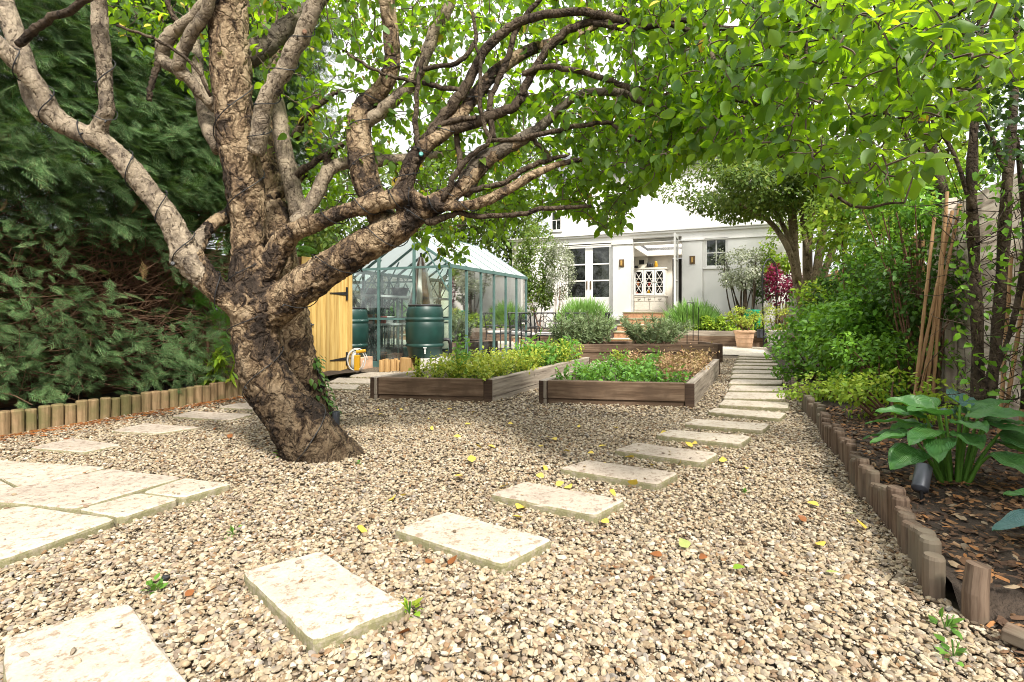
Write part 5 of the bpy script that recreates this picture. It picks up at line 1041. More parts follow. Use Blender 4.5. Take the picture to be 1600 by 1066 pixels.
def leaf_cloud(KP, TD, per, lo, hi, tmpl, mats, parent=None, names='crown', droop=.55, spread=.06):
    n = rng.integers(per[0], per[1] + 1, len(KP)); idx = np.repeat(np.arange(len(KP)), n); Nn = len(idx)
    dirs = nrm(TD[idx] * .5 + rdir(Nn) * .95 + np.array([0, 0, -droop])); up = nrm(rdir(Nn) * .75 + UP * .85)
    pos = KP[idx] + rdir(Nn) * rng.uniform(0, spread, (Nn, 1)) - TD[idx] * rng.uniform(0, .07, (Nn, 1))
    return pos + dirs * .012, basis(dirs, up), rng.uniform(lo, hi, Nn)
pos, Rm, sc = leaf_cloud(KP, TD, (3, 6), .046, .080, LEAF5, None)
yel = (rng.random(len(pos)) < .018) & (pos[:, 1] > 2.5)
m = MB(); vv = rng.integers(0, 5, len(pos)); VAR = [(.66, .2, .25, .82, .35), (.58, .45, .1, .85, .5), (.72, .10, .55, .8, .3), (.62, .3, -.15, .8, .4), (.55, .6, .4, .9, .6)]
for q, (w_, f_, c_, b_, t_) in enumerate(VAR):
    tv = leaf_t(w_, f_, c_, 6, t_, b_); k = ~yel & (vv == q); m.scatter(tv[0], tv[1], pos[k], Rm[k], sc[k] * np.where(rng.random(k.sum()) < .25, .7, 1))
part('crown', m, M['apple_leaf'], apple, True)
m = MB(); m.scatter(LEAF5[0], LEAF5[1], pos[yel], Rm[yel], sc[yel]); part('yellow_leaves', m, M['yellow_leaf'], apple, True)

# second trunk with ivy
L = limb([(506, 680, 4.75, 50), (493, 640, 4.72, 48), (480, 600, 4.7, 48), (467, 550, 4.68, 48), (461, 505, 4.66, 46), (446, 440, 4.62, 50), (438, 390, 4.58, 46), (428, 330, 4.55, 40), (418, 240, 4.5, 32), (425, 140, 4.5, 22), (440, 20, 4.5, 14), (450, -100, 4.5, 8)], 10)
sec_loc = L[0, :3] * [1, 1, 0]; sec = thing('apple_tree', 'second thinner leaning trunk with ivy standing behind the old apple tree', 'tree', sec_loc)
m = MB(); LL = L.copy(); LL[:, 3] *= 1 + .14 * np.array([mnoise.noise((i * .7, 3, 1)) for i in range(len(L))]); m.tube(LL[:, :3], LL[:, 3], 20); o = part('trunk', m, M['apple_bark'], sec, True)
m = MB(); n = 120; i = rng.integers(6, 30, n); a = rng.normal(.15, .6, n); pos = L[i, :3] + np.stack([np.cos(a), np.sin(a) * 1, 0 * a], -1) * (L[i, 3] * 1.12)[:, None] + rng.normal(0, .02, (n, 3)); dirs = nrm(np.stack([np.cos(a), np.sin(a), -.8 + 0 * a], -1) + rdir(n) * .6)
m.scatter(*LEAF3, pos, basis(dirs, np.stack([np.cos(a), np.sin(a), .4 + 0 * a], -1)), rng.uniform(.04, .075, n)); part('ivy', m, M['shrub_dark'], sec, True)

# fairy light cable wound round trunk and limbs
sl_ = MB()
def wind(L, turns, k=1.10, a0=0., u0=0, u1=1):
    n = int(turns * 22); u = np.linspace(u0, u1, n) * (len(L) - 1); i = np.minimum(u.astype(int), len(L) - 2); fr = (u - i)[:, None]
    C = L[i] * (1 - fr) + L[i + 1] * fr; T = nrm(L[i + 1, :3] - L[i, :3]); ref = np.array([.3, .9, .2]); A = nrm(np.cross(T, ref)); B = np.cross(T, A); th = a0 + np.linspace(0, 2 * math.pi * turns, n)
    p = C[:, :3] + (A * np.cos(th)[:, None] + B * np.sin(th)[:, None]) * (C[:, 3] * (k - .08) + .007)[:, None]; sl_.tube(p, .0034, 5)
    for q in p[::9]: sl_.tube([q, q + rdir(1)[0] * .02], [.006, .004], 5)
wind(TRUNK[0], 6.5, 1.12, 0, .06, .86); wind(TRUNK[1], 7, 1.14, 1, .1, .9); wind(TRUNK[6], 4, 1.1, 2, .15, .7); wind(TRUNK[7], 6, 1.12, .5, .25, .75); wind(TRUNK[9], 5, 1.12, 0, .2, .8); wind(TRUNK[3], 2, 1.14, 0, .15, .6); wind(limb(BR[0], 5), 4, 1.15, 0, .1, .7); wind(TRUNK[8], 4, 1.12, 0, .1, .6)
solo('string_lights', sl_, M['wire'], 'black fairy light cable wound round the apple trunk and limbs', 'string lights', TREE_LOC)

# ================================================================ PLANTS
def clumps(c, rad, K, n, rng=rng, shell=.5, sub=.42, flat=1.0):
    d = rdir(K); r = rng.uniform(shell, .92, K) ** .7; cc = np.asarray(c) + d * r[:, None] * np.asarray(rad); w = rng.integers(0, K, n)
    sd = rdir(n) * rng.uniform(.25, 1, (n, 1)) ** .5; pos = cc[w] + sd * np.asarray(rad) * sub * np.array([1, 1, flat]); out = nrm(pos - np.asarray(c) + 1e-6)
    return pos, nrm(out * .6 + sd * .5), cc
def orient(out, droop=.35, rand=.8):
    n = len(out); d = nrm(out * .7 + rdir(n) * rand - UP * droop); return basis(d, nrm(out * .5 + UP * .7 + rdir(n) * .45))
def shrub(name, label, cat, base, c, rad, n, size, leafm, tmpl=LEAF1, K=14, stems=5, stemr=.015, bark='brown_twig', group=None, shell=.45, sub=.42, droop=.3, minz=None, crown='foliage', rand=.8):
    o = thing(name, label, cat, base, group); pos, out, cc = clumps(c, rad, K, n, shell=shell, sub=sub)
    if minz is not None: k = pos[:, 2] > minz; pos, out = pos[k], out[k]
    m = MB(); m.scatter(tmpl[0], tmpl[1], pos, orient(out, droop, rand), rng.uniform(size * .65, size * 1.25, len(pos))); part(crown, m, M[leafm], o, True)
    m = MB()
    for j in range(min(stems, len(cc))):
        a = np.array(base) + rng.normal(0, .25, 3) * np.array([rad[0], rad[1], 0]) * .5; e = cc[j]; mid = a * .5 + e * .5 + rng.normal(0, .08, 3) * np.array(rad); L = cr([(*a, 1), (*mid, 1), (*e, 1)], 4)[:, :3]; m.tube(L, np.linspace(stemr, stemr * .35, len(L)), 6, cap=False)
    if m.n: part('stems', m, M[bark], o, True)
    return o
# conifer hedge
def spray():
    V, Fq = [], []
    def strip(a, b, w):
        d = nrm(b - a); sdv = np.array([-d[1], d[0], 0]) * w; i = len(V); V.extend([a - sdv * .7, a + sdv * .7, b + sdv * .25, b - sdv * .25]); Fq.append([i, i + 3, i + 2, i + 1])
    A = lambda u: np.array([u, 0, -.30 * u ** 2.2])
    for u in np.linspace(0, .75, 4): strip(A(u), A(u + .25), .009)
    for k in range(1, 8):
        for sgn in (-1, 1):
            u = k / 8.6 + (.04 if sgn > 0 else 0); a = A(u); L = .46 * (1 - u) ** .7 + .06; b = a + np.array([L * .82, sgn * L * .5, -.25 * L]); strip(a, b, .017)
            for q, s2 in ((.35, 1), (.6, -1)):
                c_ = a + (b - a) * q; l2 = L * .42 * (1.25 - q); strip(c_, c_ + np.array([l2 * .9, (sgn * .5 + s2 * .6) * l2, -.05 * l2]), .015)
    return np.array(V), [np.array(Fq)]
SPR = spray()
hb = GW(2.5, -6.1, .1); hedge = thing('conifer_hedge', 'tall dark conifer hedge with drooping feathery sprays and bare brown twigs', 'hedge', hb)
n = 40000; s = rng.uniform(.9, 6.2, n); z = .22 + 5.2 * rng.random(n) ** .85; dep = rng.uniform(0, 1, n) ** 1.6 * .9
face = -5.62 + .12 * np.sin(s * 2.1 + z) + np.array([.16 * mnoise.noise((a * 1.3, b * 1.6, 0)) for a, b in zip(s, z)]) + np.where(z > 2.2, .18, 0) - np.where(z < .45, .05, 0)
t = face - dep
bare = np.array([mnoise.noise((a * .9 + 7, b * 1.1, 2)) for a, b in zip(s, z)]) * .8 + .55 * np.exp(-((s - 3.7) / .6) ** 2 - ((z - 1.25) / .55) ** 2)
bare = np.where(z > 1.9, bare * .6, bare)
kp = (rng.random(n) > np.clip((bare - .05) * 2.2, 0, .93)) & ~((s > 4.5) & (z < 1.9 + .9 * (s - 4.5))) & ~((s > 5.3) & (z < 3.0))
kp &= (rng.random(n) < np.where(z < 2.2, .75, 1.0))
s, z, t, dep = s[kp], z[kp], t[kp], dep[kp]; q = 26000; s2 = rng.uniform(.9, 5.9, q); z2 = rng.uniform(1.5, 5.4, q); ok2 = ~((s2 > 4.5) & (z2 < 1.9 + .9 * (s2 - 4.5))) & ~((s2 > 5.2) & (z2 < 3.2)); s, z, t = np.r_[s, s2[ok2]], np.r_[z, z2[ok2]], np.r_[t, -6.0 - 1.0 * rng.random(ok2.sum())]; n = len(s); pos = np.array([GW(a, b, c) for a, b, c in zip(s, t, z)])
out = np.array([GY, -GX, 0]); d = nrm(out * .75 + rdir(n) * .62 + UP * rng.uniform(-.5, .25, (n, 1)) + np.array([GX, GY, 0]) * rng.normal(.1, .35, (n, 1))); up = nrm(UP * .8 + out * .55 + rdir(n) * .35)
m = MB(); m.scatter(SPR[0], SPR[1], pos, basis(d, up), rng.uniform(.10, .22, n) * np.where(z > 1.9, 1.35, 1)); part('foliage', m, M['conifer'], hedge, False)
m = MB()
for k in range(9):
    a = GW(-1 + .85 * k, -6.35 + rng.uniform(-.1, .1), 0); L = cr([(*a, .07), (*(a + [rng.normal(0, .05), rng.normal(0, .05), 2]), .055), (*(a + [rng.normal(0, .1), rng.normal(0, .1), 5.2]), .02)], 5); m.tube(L[:, :3], L[:, 3], 10)
part('trunks', m, M['dark_bark'], hedge, True)
m = MB()
for k in range(1900):
    s_, z_ = rng.uniform(-1, 5.2), rng.uniform(.25, 4.5)
    if rng.random() < .5: s_, z_ = rng.normal(3.5, .7), rng.normal(1.2, .5)
    if z_ < .2 or (s_ > 4.5 and z_ < 1.9): continue
    a = GW(s_, -6.12, z_); e = GW(s_ + rng.normal(0, .35), -5.68 + rng.uniform(-.15, .12), z_ + rng.uniform(-.15, .5)); mid = (a + e) / 2 + rng.normal(0, .07, 3); L = cr([(*a, 1), (*mid, 1), (*e, 1)], 3)[:, :3]; m.tube(L, np.linspace(.0065, .002, len(L)), 4, cap=False)
part('bare_twigs', m, M['brown_twig'], hedge)
m = MB(); n = 12; s = rng.uniform(2, 4.6, n); z = rng.uniform(.8, 3.2, n); pos = np.array([GW(a, -5.5, c) for a, c in zip(s, z)]); m.scatter(SPR[0], SPR[1], pos, basis(nrm(out * .25 - UP + rdir(n) * .25), nrm(np.array([GX, GY, 0]) + rdir(n) * .5)), rng.uniform(.12, .22, n)); part('dead_sprays', m, M['conifer_dead'], hedge)
# bright young conifer and yellow fern leaf plant at hedge end
def conifer_bush(label, c, rad, n, size):
    o = thing('conifer_bush', label, 'shrub', (c[0], c[1], 0), 'bright conifers at the hedge end'); pos, ov, cc = clumps(c, rad, 9, n); d = nrm(ov + UP * .3 + rdir(n) * .5); m = MB(); m.scatter(SPR[0], SPR[1], pos, basis(d, nrm(UP + rdir(n) * .5)), rng.uniform(size * .7, size * 1.2, n)); part('foliage', m, M['conifer_bright'], o)
    m = MB(); m.tube([(c[0], c[1], 0), tuple(c)], [.03, .015], 6); part('stem', m, M['brown_twig'], o)
conifer_bush('bright green young conifer low between hedge end and apple trunk', GW(4.25, -5.75, .72), (.34, .34, .62), 260, .2)
conifer_bush('bright green conifer top glowing behind the fork of the limb', GW(5.1, -5.75, 1.75), (.45, .4, .55), 260, .22)
o = thing('leafy_plant', 'yellow green long leaved plant arching by the log edging', 'plant', P(322, 622, .05)); m = MB(); lf = MB()
for k in range(9):
    b0 = P(318 + 5 * k, 612, .08) + rng.normal(0, .03, 3); e = b0 + np.array([rng.uniform(-.15, .35), rng.uniform(-.3, .1), rng.uniform(.35, .75)]); L = cr([(*b0, 1), (*((b0 + e) / 2 + UP * .12), 1), (*e, 1)], 6)[:, :3]; m.tube(L, .006, 5)
    nl = 14; u = rng.uniform(.25, 1, nl) * (len(L) - 1); pos = L[u.astype(int)]; lf.scatter(LEAFN[0], LEAFN[1], pos, basis(nrm(rdir(nl) + [.2, -.2, .1]), nrm(UP + rdir(nl) * .4)), rng.uniform(.10, .19, nl))
part('stems', m, M['shrub_lime'], o); part('leaves', lf, M['shrub_lime'], o, True)

# trees and shrubs round the far end
def tree(name, label, base, h, cr_c, rad, n, size, leafm, K=22, tr=.12, tmpl=LEAF1, bark='dark_bark', group='trees beyond the garden', nb=9, forks=1, sub=.36):
    o = thing(name, label, 'tree', base, group); base = np.array(base, float); cc0 = np.array(cr_c, float)
    pos, out_, cc = clumps(cc0, rad, K, n, sub=sub, shell=.3); m = MB(); m.scatter(tmpl[0], tmpl[1], pos, orient(out_, .3), rng.uniform(size * .65, size * 1.3, n)); part('crown', m, M[leafm], o, True)
    m = MB()
    fk = cc0 - UP * rad[2] * .55
    L = cr([(*base, tr), (*((base + fk) / 2 + rng.normal(0, .08, 3)), tr * .8), (*fk, tr * .6)], 5); m.tube(L[:, :3], L[:, 3], 12)
    for j in range(min(nb, K)):
        e = cc[j]; L = cr([(*fk, tr * .45), (*((fk + e) / 2 + rng.normal(0, .15, 3)), tr * .28), (*e, tr * .08)], 4); m.tube(L[:, :3], L[:, 3], 7)
    part('trunk', m, M[bark], o, True); return o
def at(px, Y): v = D(px, 490, Y); v[2] = 0; return v
for px, Y, zc, rad, n, sz, mt, lab in ((520, 17, 4.2, (2.6, 2.2, 2.6), 9000, .19, 'bg_leaf', 'broad pale green tree rising behind the greenhouse roof'), (690, 21, 5.2, (2.6, 2.4, 2.7), 9000, .21, 'bg_leaf', 'loose green tree beyond the back of the greenhouse'),
        (400, 13, 4.4, (1.7, 1.7, 2.4), 5200, .15, 'shrub_green', 'green tree glimpsed through the fork of the apple tree'), (800, 22, 5.5, (1.6, 2.0, 3.6), 6000, .2, 'bg_leaf', 'tall narrow tree between greenhouse and white house'),
        (250, 12, 5.0, (2.0, 1.6, 2.6), 4200, .17, 'bg_leaf', 'tall tree standing beyond the conifer hedge')):
    b = at(px, Y); tree('garden_tree', lab, b, 0, b + UP * zc, rad, n, sz, mt)
b = onS(845, 500, 17.2) * [1, 1, 0] + UP * .4; shrub('tall_shrub', 'bronze green tall shrub where greenhouse and house wall meet', 'shrub', b, D(838, 418, b[1] + .2), (.75, .7, 1.35), 6500, .10, 'bg_leaf', K=26, stems=6, minz=.4)
b = onS(868, 500, 16.9) * [1, 1, 0] + UP * .4; shrub('variegated_shrub', 'airy white leaved shrub in front of the closed french doors', 'shrub', b, D(876, 420, b[1]), (.55, .5, 1.0), 3600, .065, 'silver_leaf', K=22, stems=9, stemr=.012, minz=.5, sub=.3)
for px, Y0, c_, rad, n, lab in ((908, 17.0, (912, 492), (.98, .6, .62), 3400, 'rounded lavender bush beneath the closed french doors'), (1085, 17.0, (1083, 486), (.98, .6, .56), 3400, 'rounded lavender bush beside the open house doors')):
    b = D(px, 490, Y0); b[2] = .44; c = D(c_[0], c_[1], Y0); o = thing('lavender_bush', lab, 'lavender', b, 'lavender bushes below the house')
    d = rdir(n); d[:, 2] = np.abs(d[:, 2]) * 1.0 - .12; d = nrm(d); p0 = np.array([c[0], c[1], .42]) + d * np.array(rad) * [1, 1, 1.6] * rng.uniform(.45, .85, (n, 1)); m = MB(); m.scatter(BLADE[0] * [1, 1.0, 1], BLADE[1], p0, basis(nrm(d + UP * .9 + rdir(n) * .25), rdir(n)), rng.uniform(.25, .5, n)); part('foliage', m, M['lavender'], o)
    m = MB(); 
    for k in range(24): q = np.array([c[0], c[1], .42]) + nrm(rng.normal(size=3) * [1, 1, 0]) * rng.uniform(0, .5); m.tube([q, q + nrm(np.array([*rng.normal(0, .5, 2), 1])) * rng.uniform(.5, 1.2)], [.008, .004], 4, cap=False)
    part('stems', m, M['lavender'], o)
def rosemary(label, base, n, L, spread):
    o = thing('rosemary_bush', label, 'rosemary', base, 'rosemary bushes in the sleeper bed'); st, lv = MB(), MB(); base = np.array(base)
    for k in range(n):
        a = rng.uniform(0, 2 * math.pi); b0 = base + rng.normal(0, .10, 3) * [1.6, 1, 0]; e = b0 + np.array([math.cos(a) * spread * rng.uniform(.2, 1.2), math.sin(a) * spread * .7 * rng.uniform(.2, 1), L * rng.uniform(.45, 1.0)]); P_ = cr([(*b0, 1), (*((b0 + e) / 2 + np.array([0, 0, -.06])), 1), (*e, 1)], 8)[:, :3]; st.tube(P_, np.linspace(.007, .003, len(P_)), 5, cap=False)
        q = 110; u = rng.uniform(.2, 1, q) ** .8 * (len(P_) - 1.01); i = u.astype(int); f = (u - i)[:, None]; pp = P_[i] * (1 - f) + P_[i + 1] * f; T = nrm(e - b0); lv.scatter(BLADE[0] * [1, 2.2, 1], BLADE[1], pp, basis(nrm(T * .8 + rdir(q)), rdir(q)), rng.uniform(.07, .12, q) * 1.25)
    part('stems', st, M['brown_twig'], o); part('foliage', lv, M['rosemary'], o)
s3, _ = ST(B3[1]); b = D(925, 490, 11.3); b[2] = .32; rosemary('bushy upright rosemary beside the metal chairs', b, 42, .75, .42)
b = D(892, 490, 11.2); b[2] = .32; rosemary('low rosemary spilling near the low clay bowl', b, 26, .55, .4)
b = D(1022, 490, 11.1); b[2] = .32; rosemary('spreading pale rosemary in front of the house steps', b, 40, .62, .62)
# low hedge above the sleeper wall, potted shrubs, olive, purple shrub
for k, px in enumerate((1082, 1099, 1116, 1133, 1150, 1180)):
    b = onS(px, 500, 17.6) * [1, 1, 0] + UP * .44; shrub('low_bush', 'low lime green bush in the trimmed row above the sleeper wall', 'bush', b, b + UP * .24, (.28, .28, .27), 520, .085, 'shrub_lime', K=9, stems=3, group='row of low bushes above the sleeper wall', tmpl=LEAF3)
for key, lab in (('a', 'airy yellow green shrub in the ribbed terracotta pot'), ('b', 'airy yellow shrub growing in the limewashed pot')):
    b = PT[key] + UP * .46; shrub('potted_shrub', lab, 'potted plant', b, b + UP * .42, (.52, .45, .38), 900, .055, 'veg_lime', K=20, stems=14, stemr=.008, group='shrubs in the large pots', sub=.28, shell=.3)
b = onS(1162, 500, 18.0) * [1, 1, 0] + UP * .4; shrub('olive_tree', 'small grey green olive tree against the white wall', 'tree', b, D(1152, 420, b[1]), (.85, .7, .78), 3300, .075, 'silver_leaf', K=26, stems=12, stemr=.03, bark='dark_bark', sub=.3, tmpl=LEAF1)
m = MB(); m.tube(cr([(*b, .07), (*(D(1164, 460, b[1])), .055), (*D(1160, 430, b[1]), .04)], 4)[:, :3], .06, 9); o = bpy.data.objects['olive_tree']; part('trunk', m, M['dark_bark'], o, True)
b = onS(1228, 500, 17.9) * [1, 1, 0] + UP * .4; shrub('purple_shrub', 'purple leaved shrub beside the iron arch', 'shrub', b, D(1222, 440, b[1]), (.5, .45, .6), 1100, .10, 'purple_leaf', K=14, stems=5)
b = onS(1225, 500, 18.3) * [1, 1, 0] + UP * .4; shrub('climbing_shrub', 'yellow green climber on the side wall above the purple shrub', 'climber', b, D(1226, 392, b[1]), (.62, .5, .8), 1500, .12, 'shrub_lime', K=14, stems=5)
b = onS(1186, 500, 18.5) * [1, 1, 0] + UP * .4; shrub('dark_shrub', 'dark shrub behind the arch against the house', 'shrub', b, D(1188, 448, b[1]), (.5, .4, .55), 900, .1, 'shrub_dark', K=10, stems=4)
b = P(965, 566, .31); shrub('seedling', 'small seedling growing in the orange terracotta pot', 'plant', b, b + UP * .1, (.07, .07, .09), 60, .05, 'veg_lime', K=5, stems=3, stemr=.004)

# vegetables
def quv(q, u, w): return (1 - w) * ((1 - u) * q[0] + u * q[1]) + w * ((1 - u) * q[3] + u * q[2])
VG = 'vegetable plants in the raised beds'
def veg(label, b, h, r, n, mat, size, tmpl, name='vegetable_plant', stems=8, sm='veg_green'):
    o = thing(name, label, 'plant', b, VG); b = np.array(b); m, lv = MB(), MB()
    for k in range(stems):
        a = rng.uniform(0, 6.28); e = b + np.array([math.cos(a) * r * rng.uniform(.2, 1), math.sin(a) * r * rng.uniform(.2, 1), h * rng.uniform(.5, 1.05)]); P_ = cr([(*(b + rng.normal(0, .02, 3) * [1, 1, 0]), 1), (*((b + e) / 2 + UP * .05 * h), 1), (*e, 1)], 4)[:, :3]; m.tube(P_, np.linspace(.004, .002, len(P_)), 4, cap=False)
        q = n // stems; i = rng.integers(2, len(P_), q); lv.scatter(tmpl[0], tmpl[1], P_[i] + rng.normal(0, .035, (q, 3)), basis(nrm(rdir(q) + UP * .25), nrm(UP + rdir(q) * .6)), rng.uniform(size * .6, size * 1.3, q))
    part('stems', m, M[sm], o); part('leaves', lv, M[mat], o, True); return o
for i in range(5):
    for j in range(9):
        u, w = .30 + .155 * i + rng.uniform(-.03, .03), .06 + .108 * j + rng.uniform(-.03, .03)
        if i == 0 and rng.random() < .3: continue
        b = quv(np.array(B1), u, w); b[2] = .165; tall = (w > .55 and u > .6); k = rng.random()
        if tall and k < .4: veg('tall grassy leek like plant in the bed beside the greenhouse', b, .42, .16, 60, 'veg_green', .16, LEAFN)
        else: veg('feathery yellow green plant in the bed beside the greenhouse', b, .30 if not tall else .40, .19, 150, 'veg_lime', .055, LEAF1)
for u, w in ((.46, .25), (.62, .08)): b = quv(np.array(B1), u, w); b[2] = .165; veg('taller leafy stem standing above the yellow plants near the front board', b, .55, .12, 70, 'veg_green', .06, LEAF3)
for i in range(6):
    for j in range(7):
        u, w = .14 + .15 * i + rng.uniform(-.03, .03), .06 + .14 * j + rng.uniform(-.03, .03); b = quv(np.array(B2), u, w); b[2] = .145
        if u > .66 and w > .15: veg('dry reddish straw plant in the bed beside the stepping path', b, .30, .18, 130, 'veg_dry', .045, LEAF1, sm='veg_dry', stems=12)
        elif w > .6: veg('dry reddish straw plant in the bed beside the stepping path' if i % 2 else 'leafy green plant in the bed beside the stepping path', b, .26, .15, 110, 'veg_dry' if i % 2 else 'veg_green', .05, LEAF1, sm='veg_dry' if i % 2 else 'veg_green')
        else: veg('leafy green plant in the bed beside the stepping path', b, .22, .14, 110, 'veg_green', .055, LEAF3)

# ---------------------------------------------------------------- planting on the fence side
def sT(s, t, z): return GW(s, t, z)
SG_ = 'shrubs on the fence side'
for s, t, zc, rad, n, sz, mt, tm_, lab in (
        (6.4, 1.35, .42, (.55, .55, .34), 1500, .05, 'shrub_green', LEAF3, 'low fresh green ground bush just beyond the hosta'),
        (5.3, 1.15, .30, (.5, .5, .22), 1100, .045, 'shrub_lime', LEAF3, 'low creeping pale green bush nearest the log edging'),
        (6.4, .85, .26, (.6, .3, .2), 900, .045, 'shrub_lime', LEAF3, 'trailing pale bush hanging over the far log edging'),
        (7.2, 1.82, 1.5, (.95, .28, .8), 1900, .06, 'shrub_dark', LEAF3, 'upright leafy climber against the fence behind the bamboo canes'),
        (8.2, .98, .34, (.8, .3, .28), 1100, .06, 'shrub_green', LEAF3, 'leafy skirt of green bush spilling on the path edge'),
        (7.4, 1.25, .75, (.8, .58, .72), 3000, .075, 'shrub_green', LEAF3, 'glossy light green bush bulging over the log edging'),
        (9.4, 1.38, .8, (.9, .65, .8), 3000, .085, 'shrub_green', LEAF3, 'bright green bush leaning over the path midway along'),
        (11.6, 1.62, .8, (.9, .55, .8), 2600, .095, 'shrub_lime', LEAF3, 'yellow green bush beside the limewashed pot'),
        (8.1, 1.7, 1.25, (.85, .42, .78), 3000, .075, 'shrub_green', LEAF3, 'dark leaved climber covering the slat fence'),
        (10.2, 1.65, 1.2, (.8, .45, .8), 2400, .085, 'shrub_dark', LEAF3, 'tall leafy climber in front of the slat fence'),
        (6.6, 1.72, 1.15, (.5, .3, .75), 1500, .06, 'shrub_dark', LEAF3, 'thin dark twiggy climber beside the bamboo canes'),
        (13.2, 1.8, .9, (.9, .45, .8), 2000, .10, 'shrub_green', LEAF3, 'green shrub under the many stemmed tree'),
        (8.5, 1.8, 2.2, (1.2, .45, .6), 3600, .075, 'shrub_lime', LEAF3, 'sunlit climber spilling along the fence top'),
        (7.0, 1.85, 2.3, (.8, .35, .4), 1800, .06, 'shrub_green', LEAF3, 'leafy climber topping the fence above the bamboo canes')):
    c = sT(s, t, zc); shrub('leafy_shrub', lab, 'shrub', (c[0], c[1], .1), c, rad, n, sz, mt, tm_, K=15, stems=12, stemr=.014, group=SG_, minz=.08, sub=.37, shell=.35)
# many stemmed tree
b = onT(1265, 480, 1.35) * [1, 1, 0] + UP * .1; Yb = b[1]; mt_ = thing('garden_tree', 'many stemmed small leaved tree arching over the end of the path', 'tree', b); m = MB()
STM = [[(1258, 490, 16), (1246, 440, 15), (1240, 390, 14), (1238, 340, 13), (1228, 290, 9), (1205, 255, 5)], [(1266, 490, 16), (1262, 430, 15), (1262, 380, 14), (1268, 330, 12), (1275, 280, 8)], [(1276, 490, 14), (1276, 430, 13), (1284, 370, 13), (1288, 320, 10), (1300, 270, 6)],
       [(1270, 488, 12), (1290, 420, 11), (1312, 360, 10), (1325, 300, 7)], [(1246, 440, 9), (1232, 390, 9), (1206, 350, 8), (1175, 330, 5), (1140, 310, 3)], [(1240, 392, 8), (1222, 350, 7), (1196, 310, 5), (1160, 285, 3)], [(1262, 400, 8), (1254, 350, 7), (1250, 300, 5)], [(1284, 372, 7), (1302, 330, 6), (1330, 290, 4)]]
cc = []
for r_ in STM:
    L = cr([(*(D(x, y, Yb + rng.uniform(-.25, .25) * (i > 0))), w / 2 / F * Yb) for i, (x, y, w) in enumerate(r_)], 5); m.tube(L[:, :3], L[:, 3], 9); cc += [L[-1, :3], L[-5, :3]]
part('trunk', m, M['tan_bark'], mt_, True)
pos, ov, _ = clumps(D(1200, 290, Yb), (2.2, 1.5, .85), 50, 17000, shell=.2, sub=.26); k = pos[:, 2] < 6; pos, ov = pos[k], ov[k]
m = MB(); m.scatter(LEAF1[0], LEAF1[1], pos, orient(ov, .4), rng.uniform(.06, .115, len(pos))); part('crown', m, M['bg_leaf'], mt_, True)
# thorny stems and dark tree on the fence
tb_ = P(1560, 660, .1); tb_ = sT(4.05, 1.72, .1); dt = thing('hawthorn_tree', 'dark stemmed thorny tree overhanging the whitewashed fence', 'tree', tb_); m = MB()
for r_ in ([(1528, 640, 24), (1527, 520, 22), (1522, 400, 21), (1518, 300, 20), (1522, 200, 17), (1530, 90, 14), (1535, -60, 8)], [(1545, 625, 22), (1556, 540, 20), (1567, 400, 22), (1574, 280, 20), (1584, 160, 16), (1590, 20, 12), (1600, -80, 8)], [(1548, 600, 9), (1578, 520, 9), (1596, 440, 13), (1612, 330, 12), (1620, 200, 9)], [(1600, 640, 12), (1606, 480, 12), (1600, 330, 11), (1588, 210, 9)], [(1520, 330, 10), (1490, 240, 8), (1450, 180, 5)], [(1575, 280, 9), (1540, 190, 8), (1500, 120, 5)]):
    L = cr([(*D(x, y, tb_[1] + .03 * (i % 3)), w / 2 / F * tb_[1]) for i, (x, y, w) in enumerate(r_)], 6); m.tube(L[:, :3], L[:, 3] * .74 * (1 + .1 * np.sin(np.arange(len(L)))), 10)
part('trunk', m, M['dark_bark'], dt, True)
m = MB()
for k in range(170):
    px, py = rng.uniform(1490, 1620), rng.uniform(270, 640); a = D(px, py, tb_[1] + rng.uniform(-.15, .2)); e = a + rng.normal(0, .16, 3) + UP * .03; L = cr([(*a, 1), (*((a + e) / 2 + rng.normal(0, .04, 3)), 1), (*e, 1)], 3)[:, :3]; m.tube(L, np.linspace(.0032, .001, len(L)), 4, cap=False)
part('twigs', m, M['dark_bark'], dt)
N1 = 11000; px = rng.uniform(1425, 1720, N1); py = rng.uniform(-260, 300, N1); Y = rng.uniform(2.3, 4.4, N1); v = np.array([D(a, b_, c_) for a, b_, c_ in zip(px, py, Y)])
kk = np.array([mnoise.noise((a * 2.6, b_ * 2.6, c_ * 2.6)) for a, b_, c_ in v]) > -.16; kk &= (px > 1600) | (py < 285 - .95 * (1600 - px) + 25 * np.sin(px * .09)) | ((py < -20) & (px > 1500)); kk &= ~((px < 1480) & (rng.random(N1) < .5)); v = v[kk]
m = MB(); m.scatter(LEAF3[0], LEAF3[1], v, orient(nrm(rdir(len(v)) + UP * .2), .5), rng.uniform(.026, .052, len(v))); part('crown', m, M['haw_leaf'], dt, True)
n = 420; px = rng.uniform(1490, 1620, n); py = rng.uniform(260, 640, n); v = np.array([D(a, b_, tb_[1] + c_) for a, b_, c_ in zip(px, py, rng.uniform(-.2, .25, n))]); m = MB(); m.scatter(LEAF3[0], LEAF3[1], v, orient(rdir(n), .4), rng.uniform(.03, .06, n)); part('stem_leaves', m, M['shrub_green'], dt, True)
